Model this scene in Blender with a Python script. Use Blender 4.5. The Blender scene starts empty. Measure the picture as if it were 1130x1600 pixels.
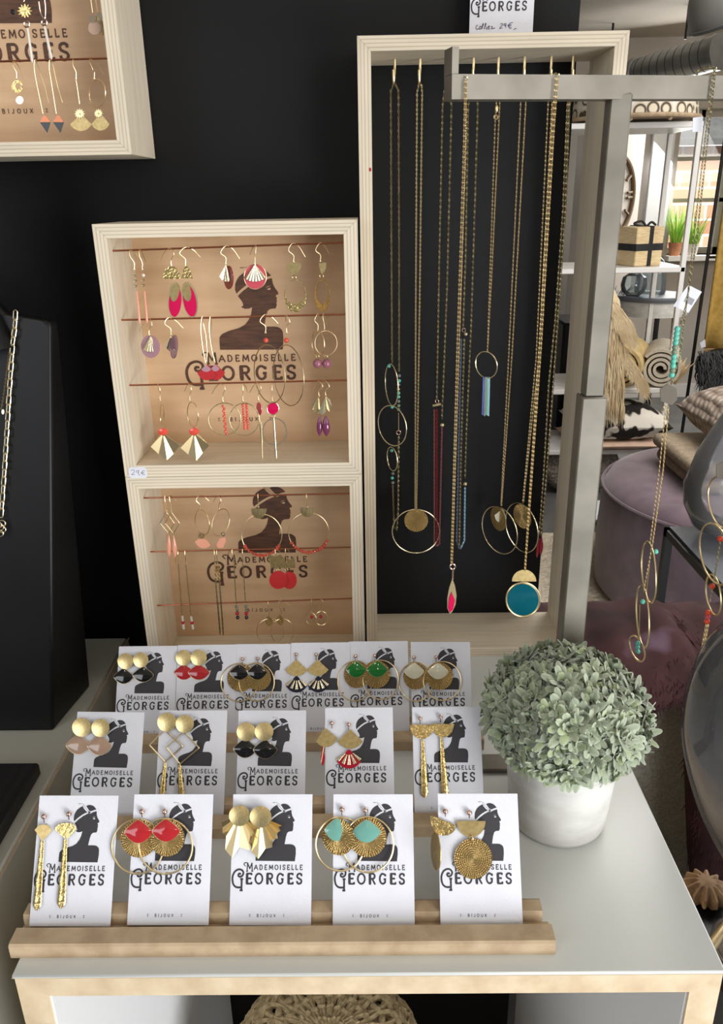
import bpy, math, random
from math import sin, cos, pi, radians, hypot, atan2, sqrt, acos
from mathutils import Vector as V, Matrix
from mathutils.geometry import tessellate_polygon
random.seed(7)
SC = bpy.context.scene
COL = SC.collection

# ------------------------------------------------------------------ camera
FPX, PITCH, YAW, ROLL = 1243.0, .3745, -.0129, -.0182
CAM = V((0, 0, 1.3))
cF = V((sin(YAW)*cos(PITCH), cos(YAW)*cos(PITCH), -sin(PITCH)))
_r = V((cos(YAW), -sin(YAW), 0)); _u = _r.cross(cF)
cR = cos(ROLL)*_r + sin(ROLL)*_u
cU = -sin(ROLL)*_r + cos(ROLL)*_u
cd = bpy.data.cameras.new('camera'); co = bpy.data.objects.new('camera', cd); COL.objects.link(co)
cd.sensor_fit = 'VERTICAL'; cd.sensor_height = 24; cd.lens = FPX/1600*24
cd.clip_start = .02; cd.clip_end = 60
m = Matrix.Identity(4)
for i in range(3):
    m[i][0] = cR[i]; m[i][1] = cU[i]; m[i][2] = -cF[i]; m[i][3] = CAM[i]
co.matrix_world = m
SC.camera = co
# ------------------------------------------------------------------ exposure, sky
SC.view_settings.view_transform = 'Standard'; SC.view_settings.look = 'None'
SC.view_settings.exposure = -0.08; SC.view_settings.gamma = 1; SC.view_settings.use_curve_mapping = False
SC.cycles.max_bounces = 8; SC.cycles.transparent_max_bounces = 12
SC.cycles.caustics_reflective = False; SC.cycles.caustics_refractive = False
SC.cycles.sample_clamp_indirect = 4
w = bpy.data.worlds.new('world'); SC.world = w; w.use_nodes = True
nt = w.node_tree; nt.nodes.clear()
tc = nt.nodes.new('ShaderNodeTexCoord'); sp = nt.nodes.new('ShaderNodeSeparateXYZ')
cr = nt.nodes.new('ShaderNodeValToRGB'); bg = nt.nodes.new('ShaderNodeBackground'); wo = nt.nodes.new('ShaderNodeOutputWorld')
mr = nt.nodes.new('ShaderNodeMapRange'); mr.inputs[1].default_value = -1; mr.inputs[2].default_value = 1
nt.links.new(tc.outputs['Generated'], sp.inputs[0]); nt.links.new(sp.outputs['Y'], mr.inputs[0]); nt.links.new(mr.outputs[0], cr.inputs[0])
cr.color_ramp.elements[0].position = .0; cr.color_ramp.elements[0].color = (.16, .165, .18, 1)
cr.color_ramp.elements[1].position = .9; cr.color_ramp.elements[1].color = (1, 1, 1, 1)
e = cr.color_ramp.elements.new(.6); e.color = (.16, .165, .18, 1)
nt.links.new(cr.outputs[0], bg.inputs[0]); bg.inputs[1].default_value = 1.5; nt.links.new(bg.outputs[0], wo.inputs[0])

def area(name, loc, target, size, power, color=(1, 1, 1), sy=None):
    l = bpy.data.lights.new(name, 'AREA'); l.energy = power; l.color = color
    l.shape = 'RECTANGLE'; l.size = size; l.size_y = sy or size
    o = bpy.data.objects.new(name, l); COL.objects.link(o); o.location = loc
    o.rotation_euler = (V(target)-V(loc)).to_track_quat('-Z', 'Y').to_euler(); return o
def lamp(name, loc, power, r=.03, color=(1, .93, .82)):
    l = bpy.data.lights.new(name, 'POINT'); l.energy = power; l.color = color; l.shadow_soft_size = r
    o = bpy.data.objects.new(name, l); COL.objects.link(o); o.location = loc; return o
area('shop_window_light', (1.7, -1.2, 1.75), (-.1, .7, .9), 1.3, 25, (1, .98, .96), 1.0)
area('left_fill', (-1.4, -1.3, 1.7), (.1, .6, .9), 1.0, 14, (.93, .96, 1))  # added soft fill from the left behind the camera, no door there
area('low_fill', (1.45, -1.2, .5), (-.15, .6, .4), 1.2, 52, (.96, .98, 1), .8)  # added low fill that brightens the inner panels under the table
area('rear_fill', (1.3, 2.0, 2.1), (1.2, 2.1, 0), 1.1, 34, (1, .96, .92))  # added fill from above for the dark rear right of the room
area('overhead_area', (.75, .7, 2.12), (.7, 1.0, 0), .5, 3, (1, .97, .93))  # weak area light from above, without a fitting
for p_ in ((.25, -.15, 2.1), (-.35, .05, 2.1), (.9, .1, 2.1), (.1, -.9, 2.1)):
    lamp('ceiling_spot', p_, 1.6, .025)
area('rear_window_light', (2.15, 5.1, 1.6), (1.0, 3.2, .4), .9, 30, (1, .98, .94))
area('rear_side_light', (3.0, 2.6, 1.8), (1.2, 3.0, .4), 1.0, 22, (1, .97, .92))
sl = bpy.data.lights.new('sun', 'SUN'); sl.energy = 2.5; sl.angle = .02; sl.color = (1, .95, .86)
so = bpy.data.objects.new('sun', sl); COL.objects.link(so)
so.rotation_euler = V((-.42, -.78, -.5)).to_track_quat('-Z', 'Y').to_euler()

# ------------------------------------------------------------------ picking points on known planes of the place
def ray(px, py): return cR*((px-565)/FPX) - cU*((py-800)/FPX) + cF
def on(px, py, x=None, y=None, z=None):
    d = ray(px, py)
    t = (x-CAM.x)/d.x if x is not None else (y-CAM.y)/d.y if y is not None else (z-CAM.z)/d.z
    return CAM + d*t

# ------------------------------------------------------------------ mesh helpers
WL = {}
class MB:
    def __init__(s): s.v = []; s.f = []; s.uv = []
    def add(s, vs, fs, uvs=None):
        b = len(s.v); s.v += [V(p) for p in vs]; s.f += [tuple(b+i for i in f) for f in fs]
        s.uv += uvs if uvs else [(0, 0)]*len(vs); return s
    def box(s, a, b):
        x0, y0, z0 = a; x1, y1, z1 = b
        return s.add([(x, y, z) for z in (z0, z1) for y in (y0, y1) for x in (x0, x1)],
                     [(0, 2, 3, 1), (4, 5, 7, 6), (0, 1, 5, 4), (2, 6, 7, 3), (0, 4, 6, 2), (1, 3, 7, 5)])
    def bbox(s, a, b, r=.002):            # box with chamfered edges
        x0, y0, z0 = a; x1, y1, z1 = b; vs = []
        cx, cy, cz = (x0+x1)/2, (y0+y1)/2, (z0+z1)/2
        hx, hy, hz = (x1-x0)/2, (y1-y0)/2, (z1-z0)/2
        for sx in (-1, 1):
            for sy in (-1, 1):
                for sz in (-1, 1):
                    vs += [(cx+sx*hx, cy+sy*(hy-r), cz+sz*(hz-r)), (cx+sx*(hx-r), cy+sy*hy, cz+sz*(hz-r)), (cx+sx*(hx-r), cy+sy*(hy-r), cz+sz*hz)]
        I = lambda sx, sy, sz, k: ((sx > 0)*4+(sy > 0)*2+(sz > 0))*3+k
        fs = []
        for q in (-1, 1):
            a4 = [(-1, -1), (1, -1), (1, 1), (-1, 1)]
            for k in range(3):
                L = []
                for (m1, m2) in a4:
                    t = [m1, m2]; t.insert(k, q); L.append(I(*t, k))
                fs.append(tuple(L if (q > 0) != (k == 1) else L[::-1]))
        for k in range(3):
            o = [i for i in range(3) if i != k]
            for m1 in (-1, 1):
                for m2 in (-1, 1):
                    t0 = [0, 0, 0]; t0[o[0]] = m1; t0[o[1]] = m2; t0[k] = -1
                    t1 = list(t0); t1[k] = 1
                    fs.append((I(*t0, o[0]), I(*t1, o[0]), I(*t1, o[1]), I(*t0, o[1])))
        for sx in (-1, 1):
            for sy in (-1, 1):
                for sz in (-1, 1): fs.append((I(sx, sy, sz, 0), I(sx, sy, sz, 1), I(sx, sy, sz, 2)))
        return s.add(vs, fs)
    def tube(s, pts, r, n=8, closed=False, cap=True, up=None):
        pts = [V(p) for p in pts]; N = len(pts); rr = r if hasattr(r, '__len__') else [r]*N
        base = len(s.v); vs = []; prev = None
        for i, p in enumerate(pts):
            a = pts[(i-1) % N] if (closed or i > 0) else p
            b = pts[(i+1) % N] if (closed or i < N-1) else p
            t = (b-a); t = t.normalized() if t.length > 1e-9 else V((0, 0, 1))
            if prev is None:
                h = V(up) if up else (V((0, 1, 0)) if abs(t.y) < .9 else V((1, 0, 0)))
                u_ = (h - t*h.dot(t)).normalized()
            else: u_ = (prev - t*prev.dot(t)).normalized()
            prev = u_; w_ = t.cross(u_)
            for k in range(n):
                an = 2*pi*k/n; vs.append(p + (u_*cos(an)+w_*sin(an))*rr[i])
        fs = []
        for i in range(N if closed else N-1):
            j = (i+1) % N
            for k in range(n): fs.append((i*n+k, i*n+(k+1) % n, j*n+(k+1) % n, j*n+k))
        if cap and not closed:
            fs.append(tuple(range(n))[::-1]); fs.append(tuple((N-1)*n+k for k in range(n)))
        return s.add(vs, fs)
    def lathe(s, prof, c, n=48, cap=False):   # prof: (r,z)
        vs = []; fs = []; c = V(c)
        for (r, z) in prof:
            for k in range(n): vs.append(c+V((r*cos(2*pi*k/n), r*sin(2*pi*k/n), z)))
        for i in range(len(prof)-1):
            for k in range(n): fs.append((i*n+k, i*n+(k+1) % n, (i+1)*n+(k+1) % n, (i+1)*n+k))
        if cap: fs.append(tuple(range(n))[::-1]); fs.append(tuple((len(prof)-1)*n+k for k in range(n)))
        return s.add(vs, fs)
    def ball(s, c, r, n=10, m_=7, sc=(1, 1, 1), ax=None):
        c = V(c); vs = []; fs = []
        for i in range(m_+1):
            th = pi*i/m_
            for k in range(n):
                p = V((sin(th)*cos(2*pi*k/n)*sc[0], sin(th)*sin(2*pi*k/n)*sc[1], cos(th)*sc[2]))*r
                if ax: p = ax @ p
                vs.append(c+p)
        for i in range(m_):
            for k in range(n): fs.append((i*n+k, (i+1)*n+k, (i+1)*n+(k+1) % n, i*n+(k+1) % n))
        return s.add(vs, fs)
    def prism(s, pts, ext):                # closed planar outline extruded
        pts = [V(p) for p in pts]; ext = V(ext); n = len(pts)
        tri = tessellate_polygon([pts])
        fs = [tuple(t) for t in tri] + [tuple(n+i for i in t[::-1]) for t in tri]
        fs += [(i, i+n, (i+1) % n+n, (i+1) % n) for i in range(n)]
        return s.add(pts+[p+ext for p in pts], fs)
    def build(s, name, mat, parent=None, smooth=True, angle=40, loc=None):
        me = bpy.data.meshes.new(name)
        xs = [p.x for p in s.v]; ys = [p.y for p in s.v]; zs = [p.z for p in s.v]
        c = V(loc) if loc is not None else V(((min(xs)+max(xs))/2, (min(ys)+max(ys))/2, (min(zs)+max(zs))/2))
        me.from_pydata([tuple(p-c) for p in s.v], [], s.f)
        me.validate()
        uvl = me.uv_layers.new(name='UVMap')
        for l in me.loops: uvl.data[l.index].uv = s.uv[l.vertex_index]
        import bmesh
        b = bmesh.new(); b.from_mesh(me); bmesh.ops.recalc_face_normals(b, faces=b.faces); b.to_mesh(me); b.free()
        if smooth:
            me.polygons.foreach_set('use_smooth', [True]*len(me.polygons))
            me.set_sharp_from_angle(angle=radians(angle))
        me.materials.append(mat)
        o = bpy.data.objects.new(name, me); COL.objects.link(o)
        WL[o.name] = c
        if parent is not None:
            o.parent = parent; o.location = c-WL[parent.name]
        else: o.location = c
        return o
def tag(o, label=None, cat=None, group=None, kind=None):
    if label: o['label'] = label
    if cat: o['category'] = cat
    if group: o['group'] = group
    if kind: o['kind'] = kind
    return o
def thing(name, label, cat, loc, group=None):
    o = bpy.data.objects.new(name, None); COL.objects.link(o); o.empty_display_size = .01
    o.location = V(loc); WL[o.name] = V(loc); return tag(o, label, cat, group)
def struct(o): o['kind'] = 'structure'; return o
def smoothpath(P, n=6):
    P = [V(p) for p in P]; out = []
    Q = [P[0]*2-P[1]]+P+[P[-1]*2-P[-2]]
    for i in range(1, len(Q)-2):
        a, b, c, d = Q[i-1:i+3]
        for k in range(n):
            t = k/n; out.append(.5*((2*b)+(c-a)*t+(2*a-5*b+4*c-d)*t*t+(3*b-a-3*c+d)*t**3))
    out.append(P[-1]); return out

# ------------------------------------------------------------------ materials
def lin(c):
    return tuple(((x/255)/12.92 if x/255 <= .04045 else ((x/255+.055)/1.055)**2.4) for x in c)
def base(name, rgb, rough=.5, metal=0, **kw):
    mt = bpy.data.materials.new(name); mt.use_nodes = True; n = mt.node_tree; b = n.nodes['Principled BSDF']
    b.inputs['Base Color'].default_value = (*lin(rgb), 1); b.inputs['Roughness'].default_value = rough; b.inputs['Metallic'].default_value = metal
    for k, v_ in kw.items(): b.inputs[k.replace('_', ' ')].default_value = v_
    return mt, n, b
def noisy(name, c0, c1, rough=.5, metal=0, scale=(1, 1, 1), ns=10, detail=4, bump=0, bd=.001, bs=None, lo=.35, hi=.65, coord='Object', **kw):
    mt, n, b = base(name, c0, rough, metal, **kw)
    t = n.nodes.new('ShaderNodeTexCoord'); mp = n.nodes.new('ShaderNodeMapping'); mp.inputs['Scale'].default_value = scale
    nz = n.nodes.new('ShaderNodeTexNoise'); nz.inputs['Scale'].default_value = ns; nz.inputs['Detail'].default_value = detail
    r = n.nodes.new('ShaderNodeValToRGB'); r.color_ramp.elements[0].position = lo; r.color_ramp.elements[1].position = hi
    r.color_ramp.elements[0].color = (*lin(c0), 1); r.color_ramp.elements[1].color = (*lin(c1), 1)
    n.links.new(t.outputs[coord], mp.inputs[0]); n.links.new(mp.outputs[0], nz.inputs['Vector']); n.links.new(nz.outputs['Fac'], r.inputs[0]); n.links.new(r.outputs[0], b.inputs['Base Color'])
    if bump:
        bu = n.nodes.new('ShaderNodeBump'); bu.inputs['Strength'].default_value = bump; bu.inputs['Distance'].default_value = bd
        src = nz
        if bs:
            src = n.nodes.new('ShaderNodeTexNoise'); src.inputs['Scale'].default_value = bs; src.inputs['Detail'].default_value = 3; n.links.new(mp.outputs[0], src.inputs['Vector'])
        n.links.new(src.outputs['Fac'], bu.inputs['Height']); n.links.new(bu.outputs[0], b.inputs['Normal'])
    return mt
M_ = {}
M_['black_wall'] = noisy('black_wall', (9, 9, 10), (15, 15, 16), .62, ns=6, bump=.25, bd=.002, bs=45, Specular_IOR_Level=.25)
M_['plaster'] = noisy('plaster', (186, 180, 172), (196, 190, 182), .9, ns=3, bump=.1, bd=.002, bs=30)
M_['ceiling'] = noisy('ceiling_plaster', (176, 168, 156), (200, 192, 180), .85, ns=1.6, detail=6, bump=.2, bd=.004, bs=12)
M_['floor'] = noisy('floor_concrete', (88, 88, 88), (108, 107, 105), .55, ns=5)
M_['laminate'] = noisy('white_laminate', (206, 209, 206), (213, 216, 213), .28, ns=3, bump=.02, bd=.0005, bs=300)
M_['lining'], _, _ = base('white_lining', (244, 246, 248), .4)
M_['grey_laminate'] = noisy('grey_laminate', (176, 176, 166), (184, 184, 174), .35, ns=4)
M_['mdf'] = noisy('mdf', (172, 148, 118), (194, 171, 140), .75, ns=60, detail=6, bump=.15, bd=.0004, bs=500)
M_['mdf_light'] = noisy('mdf_edge', (206, 182, 148), (226, 206, 174), .7, ns=45, detail=6, bump=.15, bd=.0004, bs=400)
def ply(name, axis, thick, face=(226, 213, 190), dark=(170, 152, 124)):
    """birch plywood: grain runs along `axis`, layers stack along `thick`"""
    mt, n, b = base(name, face, .6)
    t = n.nodes.new('ShaderNodeTexCoord')
    mp = n.nodes.new('ShaderNodeMapping'); s = [90, 90, 90]; s[axis] = 5; mp.inputs['Scale'].default_value = s
    nz = n.nodes.new('ShaderNodeTexNoise'); nz.inputs['Scale'].default_value = 1.6; nz.inputs['Detail'].default_value = 5
    wv = n.nodes.new('ShaderNodeTexWave'); wv.bands_direction = 'XYZ'[thick]; wv.inputs['Scale'].default_value = 100; wv.inputs['Distortion'].default_value = .35; wv.inputs['Detail'].default_value = 2
    mp2 = n.nodes.new('ShaderNodeMapping'); s2 = [.6, .6, .6]; s2[axis] = .08; s2[thick] = 1; mp2.inputs['Scale'].default_value = s2
    geo = n.nodes.new('ShaderNodeNewGeometry'); sx = n.nodes.new('ShaderNodeSeparateXYZ'); n.links.new(geo.outputs['Normal'], sx.inputs[0])
    ab = n.nodes.new('ShaderNodeMath'); ab.operation = 'ABSOLUTE'; n.links.new(sx.outputs['Y'], ab.inputs[0])
    n.links.new(t.outputs['Object'], mp.inputs[0]); n.links.new(mp.outputs[0], nz.inputs['Vector'])
    n.links.new(t.outputs['Object'], mp2.inputs[0]); n.links.new(mp2.outputs[0], wv.inputs['Vector'])
    r = n.nodes.new('ShaderNodeValToRGB'); r.color_ramp.elements[0].position = .3; r.color_ramp.elements[1].position = .62
    r.color_ramp.elements[0].color = (*lin(tuple(x*.93 for x in face)), 1); r.color_ramp.elements[1].color = (*lin(face), 1)
    n.links.new(nz.outputs['Fac'], r.inputs[0])
    r2 = n.nodes.new('ShaderNodeValToRGB'); r2.color_ramp.elements[0].position = .05; r2.color_ramp.elements[1].position = .35
    r2.color_ramp.elements[0].color = (*lin(dark), 1); r2.color_ramp.elements[1].color = (1, 1, 1, 1)
    n.links.new(wv.outputs['Fac'], r2.inputs[0])
    fm = n.nodes.new('ShaderNodeMath'); fm.operation = 'MULTIPLY'; fm.inputs[1].default_value = .42; n.links.new(ab.outputs[0], fm.inputs[0])
    mx = n.nodes.new('ShaderNodeMixRGB'); mx.blend_type = 'MULTIPLY'; n.links.new(fm.outputs[0], mx.inputs[0]); n.links.new(r.outputs[0], mx.inputs[1]); n.links.new(r2.outputs[0], mx.inputs[2])
    n.links.new(mx.outputs[0], b.inputs['Base Color'])
    bu = n.nodes.new('ShaderNodeBump'); bu.inputs['Strength'].default_value = .25; bu.inputs['Distance'].default_value = .0004
    n.links.new(nz.outputs['Fac'], bu.inputs['Height']); n.links.new(bu.outputs[0], b.inputs['Normal'])
    return mt
M_['ply_h'] = ply('birch_plywood_horizontal', 0, 2)
M_['ply_v'] = ply('birch_plywood_vertical', 2, 0)
M_['ply_back'] = noisy('birch_panel', (200, 162, 124), (218, 184, 146), .5, scale=(3, 3, 26), ns=2.2, detail=5, lo=.3, hi=.7)
M_['burn'] = noisy('burned_wood', (70, 44, 30), (98, 64, 44), .6, scale=(12, 12, 90), ns=4, detail=3)
M_['card'] = noisy('card_paper', (220, 221, 229), (228, 229, 236), .85, ns=20, bump=.35, bd=.0006, bs=420)
M_['ink'], _, _ = base('black_ink', (48, 46, 50), .6)
M_['inkpale'], _, _ = base('pale_grey_ink', (150, 150, 156), .7)
M_['pen'], _, _ = base('blue_pen', (60, 62, 110), .5)
M_['steel'] = noisy('brushed_steel', (116, 111, 101), (136, 131, 120), .5, .55, scale=(1, 1, 1), ns=25, detail=3, bump=.08, bd=.0005, bs=140)
M_['copper'], _, _ = base('copper_wire', (176, 112, 84), .3, 1)
G0, G1 = (212, 182, 116), (230, 204, 142)
M_['gold'], _, _ = base('gold', (234, 212, 164), .32, 1)
M_['gold_pale'], _, _ = base('pale_gold', (238, 224, 188), .26, 1)
M_['antique'] = noisy('antique_brass', (150, 138, 102), (196, 184, 146), .4, 1, ns=200)
M_['silver'], _, _ = base('rose_silver', (222, 190, 176), .18, 1)
M_['brass'] = noisy('brushed_brass', (204, 182, 128), (224, 204, 152), .32, 1, scale=(1, 1, .12), ns=900, detail=2, bump=.25, bd=.0002)
M_['hammer'] = noisy('hammered_brass', G0, G1, .26, 1, scale=(1, 1, 1), ns=420, detail=2, bump=.9, bd=.0007)
M_['dull'] = noisy('dull_brass', (184, 160, 108), (204, 182, 130), .4, 1, ns=300, bump=.2, bd=.0002)
def raymat(name, n_rays=56, freq=0, col=((186, 148, 84), (252, 228, 168))):
    mt, n, b = base(name, col[1], .48, 1)
    uv = n.nodes.new('ShaderNodeTexCoord'); s = n.nodes.new('ShaderNodeSeparateXYZ'); n.links.new(uv.outputs['UV'], s.inputs[0])
    at = n.nodes.new('ShaderNodeMath'); at.operation = 'ARCTAN2'; n.links.new(s.outputs['Y'], at.inputs[0]); n.links.new(s.outputs['X'], at.inputs[1])
    ln = n.nodes.new('ShaderNodeVectorMath'); ln.operation = 'LENGTH'; n.links.new(uv.outputs['UV'], ln.inputs[0])
    nz = n.nodes.new('ShaderNodeTexNoise'); nz.inputs['Scale'].default_value = 7; n.links.new(uv.outputs['UV'], nz.inputs['Vector'])
    m1 = n.nodes.new('ShaderNodeMath'); m1.operation = 'MULTIPLY'; m1.inputs[1].default_value = n_rays; n.links.new(at.outputs[0], m1.inputs[0])
    m3 = n.nodes.new('ShaderNodeMath'); m3.operation = 'MULTIPLY_ADD'; m3.inputs[1].default_value = 9; n.links.new(nz.outputs['Fac'], m3.inputs[0]); n.links.new(m1.outputs[0], m3.inputs[2])
    sn = n.nodes.new('ShaderNodeMath'); sn.operation = 'SINE'; n.links.new(m3.outputs[0], sn.inputs[0])
    m2 = n.nodes.new('ShaderNodeMath'); m2.operation = 'MULTIPLY'; m2.inputs[1].default_value = 60; n.links.new(ln.outputs['Value'], m2.inputs[0])
    s2 = n.nodes.new('ShaderNodeMath'); s2.operation = 'SINE'; n.links.new(m2.outputs[0], s2.inputs[0])
    ad = n.nodes.new('ShaderNodeMath'); ad.operation = 'MULTIPLY_ADD'; ad.inputs[1].default_value = freq; n.links.new(s2.outputs[0], ad.inputs[0]); n.links.new(sn.outputs[0], ad.inputs[2])
    bu = n.nodes.new('ShaderNodeBump'); bu.inputs['Strength'].default_value = .9; bu.inputs['Distance'].default_value = .0007
    n.links.new(ad.outputs[0], bu.inputs['Height']); n.links.new(bu.outputs[0], b.inputs['Normal'])
    r = n.nodes.new('ShaderNodeValToRGB'); r.color_ramp.elements[0].color = (*lin(col[0]), 1); r.color_ramp.elements[1].color = (*lin(col[1]), 1)  # grooves between the rays get a darker brass, crevice shade put into colour
    n.links.new(sn.outputs[0], r.inputs[0]); n.links.new(r.outputs[0], b.inputs['Base Color'])
    return mt
M_['ray'] = raymat('radiating_brass', 44, .3)
M_['weave'] = raymat('woven_brass', 52, .9)
def enamel(k, rgb, rough=.08): M_[k], _, _ = base('enamel_'+k, rgb, rough, 0, Coat_Weight=.25, Coat_Roughness=.03)
for k, c in dict(red=(178, 36, 42), black=(14, 14, 16), green=(14, 110, 36), cream=(212, 208, 184), taupe=(176, 146, 124), teal=(112, 168, 156),
                 navy=(22, 24, 48), crimson=(178, 24, 48), pink=(206, 10, 78), rose=(204, 84, 96), lilac=(180, 138, 148), lilacd=(120, 88, 100), wine=(140, 24, 38),
                 petrol=(2, 82, 96), coral=(226, 84, 66), peach=(232, 162, 134), purple=(118, 54, 88), redm=(184, 48, 50), salmon=(190, 78, 60), turq=(100, 196, 176), dusty=(142, 84, 82), steelblue=(104, 118, 140),
                 white=(226, 218, 204), blue=(64, 84, 150), sky=(150, 190, 210), sage=(120, 140, 116), orange=(228, 72, 34), grey=(110, 120, 112), pinkchain=(176, 84, 84), bluechain=(96, 116, 150), mauve=(152, 92, 108)).items(): enamel(k, c)
enamel('blackm', (10, 10, 12), .35); enamel('darkgrey', (70, 62, 58), .35)
M_['black_wood'] = noisy('black_wood', (7, 7, 8), (14, 14, 15), .42, ns=14, detail=5, bump=.15, bd=.001, bs=60, Specular_IOR_Level=.3)
M_['black_grain'] = noisy('black_grained_wood', (14, 14, 15), (30, 30, 32), .55, scale=(60, 4, 8), ns=3, bump=.6, bd=.001)
M_['black_metal'], _, _ = base('black_metal', (26, 26, 28), .45, .3)
M_['white_paint'], _, _ = base('white_painted_metal', (226, 224, 220), .35)
M_['concrete'] = noisy('whitewashed_concrete', (196, 194, 188), (216, 215, 210), .75, scale=(1, 1, 2.2), ns=28, detail=6, bump=.2, bd=.0006, bs=90)
M_['hex_metal'], _, _ = base('dark_bronze', (74, 65, 50), .45, .3)
M_['lamp_metal'], _, _ = base('lamp_metal', (150, 148, 144), .35, .55)
M_['seam'], _, _ = base('duct_seam', (84, 86, 86), .5, .8)
M_['galv'] = noisy('galvanised_steel', (136, 138, 138), (160, 162, 160), .36, .9, ns=8)
M_['chrome'], _, _ = base('dark_chrome', (170, 168, 164), .2, 1)

# ------------------------------------------------------------------ room
def rbox(name, a, b, mat): return struct(MB().box(a, b).build(name, mat, smooth=False))
rbox('floor', (-2.2, -2.6, -.05), (3.4, 5.6, 0), M_['floor'])
rbox('ceiling', (-2.2, -2.6, 2.16), (3.4, 5.6, 2.24), M_['ceiling'])
rbox('wall_back', (-2.2, .89, 0), (.2075, .93, 2.16), M_['black_wall'])
rbox('wall_left', (-2.26, .9, 0), (-2.2, 5.6, 2.16), M_['plaster'])
rbox('wall_right', (3.4, .4, 0), (3.46, 5.6, 2.16), M_['plaster'])
WY = 5.4
wx0, wx1, wz0, wz1 = 1.93, 2.32, .93, 1.78
mb = MB()
for a, b in (((-2.2, WY, 0), (wx0, WY+.2, 2.16)), ((wx1, WY, 0), (3.4, WY+.2, 2.16)), ((wx0, WY, 0), (wx1, WY+.2, wz0)), ((wx0, WY, wz1), (wx1, WY+.2, 2.16))): mb.box(a, b)
struct(mb.build('wall_far', M_['plaster'], smooth=False))
rbox('baseboard_far', (-.2, WY-.015, 0), (3.4, WY, .09), M_['white_paint'])
# ------------------------------------------------------------------ logo (bust silhouette + lettering), in card metres: u right, v down
def arc(cx, cy, rx, ry, a0, a1, n=12): return [(cx+rx*cos(radians(a0+(a1-a0)*i/n)), cy+ry*sin(radians(a0+(a1-a0)*i/n))) for i in range(n+1)]
GL = {
 'A': [[(0, 0), (.5, 1), (1, 0)], [(.2, .33), (.8, .33)], [(-.1, 0), (.15, 0)], [(.85, 0), (1.1, 0)]],
 'D': [[(.12, 0), (.12, 1), (.5, 1)]+arc(.5, .5, .48, .5, 90, -90, 8)+[(.12, 0)], [(0, 1), (.2, 1)], [(0, 0), (.2, 0)]],
 'E': [[(.15, 0), (.15, 1)], [(0, 1), (.95, 1), (.95, .84)], [(.15, .52), (.75, .52)], [(.75, .62), (.75, .42)], [(0, 0), (1, 0), (1, .18)]],
 'M': [[(.06, 0), (.14, 1), (.5, .2), (.86, 1), (.94, 0)], [(-.04, 0), (.16, 0)], [(.84, 0), (1.04, 0)]],
 'O': [arc(.5, .5, .47, .5, 0, 360, 20)],
 'I': [[(.5, 0), (.5, 1)], [(.1, 0), (.9, 0)], [(.1, 1), (.9, 1)]],
 'S': [[(.9, .74), (.93, .92), (.7, 1), (.4, 1), (.13, .9), (.06, .72), (.2, .58), (.5, .5), (.82, .42), (.95, .26), (.85, .07), (.55, 0), (.3, 0), (.08, .09), (.06, .27)]],
 'L': [[(.15, 1), (.15, 0), (1, 0), (1, .2)], [(0, 1), (.35, 1)], [(0, 0), (.2, 0)]],
 'R': [[(.15, 0), (.15, 1), (.6, 1)]+arc(.6, .75, .3, .25, 90, -90, 8)+[(.15, .5)], [(.5, .5), (.9, 0), (1.02, 0)], [(0, 1), (.2, 1)], [(0, 0), (.32, 0)]],
 'G': [[(.9, .74), (.9, .9)]+arc(.5, .5, .46, .5, 50, 310, 16)+[(.86, .16), (.86, .46)], [(.62, .46), (1.02, .46)]],
 'B': [[(.15, 0), (.15, 1), (.6, 1)]+arc(.6, .76, .26, .24, 90, -90, 6)+[(.15, .52)], [(.6, .52)]+arc(.6, .26, .34, .26, 90, -90, 6)+[(.15, 0)]],
 'J': [[(.8, 1), (.8, .25), (.6, 0), (.3, 0), (.1, .2)]],
 'U': [[(.1, 1), (.1, .25), (.3, 0), (.7, 0), (.9, .25), (.9, 1)]],
 'X': [[(.05, 0), (.95, 1)], [(.05, 1), (.95, 0)]],
}
P_capL = [(0.02771, 0.01858), (0.02723, 0.01662), (0.02751, 0.01385), (0.0283, 0.01193), (0.02941, 0.01024), (0.03111, 0.00885), (0.03256, 0.008), (0.03348, 0.00769), (0.03453, 0.00941), (0.0359, 0.01086), (0.03744, 0.01199), (0.03528, 0.01278), (0.03267, 0.01439), (0.03002, 0.0164)]
P_capR = [(0.03615, 0.00752), (0.03723, 0.00694), (0.03834, 0.00674), (0.03964, 0.00682), (0.04097, 0.00717), (0.04199, 0.00774), (0.04304, 0.00874), (0.04408, 0.00997), (0.04194, 0.01053), (0.04015, 0.01127), (0.0392, 0.01109), (0.03852, 0.01075), (0.03731, 0.00907)]
P_face = [(0.04432, 0.01118), (0.04455, 0.01362), (0.0452, 0.01557), (0.04623, 0.01725), (0.04697, 0.01855), (0.04674, 0.01922), (0.04581, 0.01953), (0.04563, 0.0202), (0.04624, 0.02122), (0.0458, 0.02189), (0.04617, 0.02257), (0.04572, 0.0234), (0.04587, 0.02453), (0.04528, 0.02627), (0.04261, 0.02656), (0.04144, 0.02756), (0.04059, 0.03011), (0.03959, 0.03541), (0.0437, 0.03537), (0.04563, 0.03564), (0.04673, 0.03624), (0.04762, 0.03712), (0.04806, 0.03857), (0.04811, 0.04205), (0.0475, 0.0473), (0.01821, 0.04695), (0.01822, 0.04326), (0.01842, 0.04046), (0.01956, 0.03892), (0.02303, 0.03724), (0.02775, 0.03589), (0.03068, 0.03422), (0.03263, 0.03167), (0.0338, 0.02913), (0.03453, 0.02545), (0.03297, 0.0261), (0.03118, 0.02624), (0.02945, 0.02536), (0.03052, 0.02453), (0.03022, 0.02284), (0.02921, 0.02113), (0.02829, 0.01971), (0.03098, 0.01714), (0.03416, 0.01481), (0.03727, 0.0132), (0.03855, 0.01284), (0.03939, 0.01308), (0.04042, 0.01266), (0.04136, 0.01201)]
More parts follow.
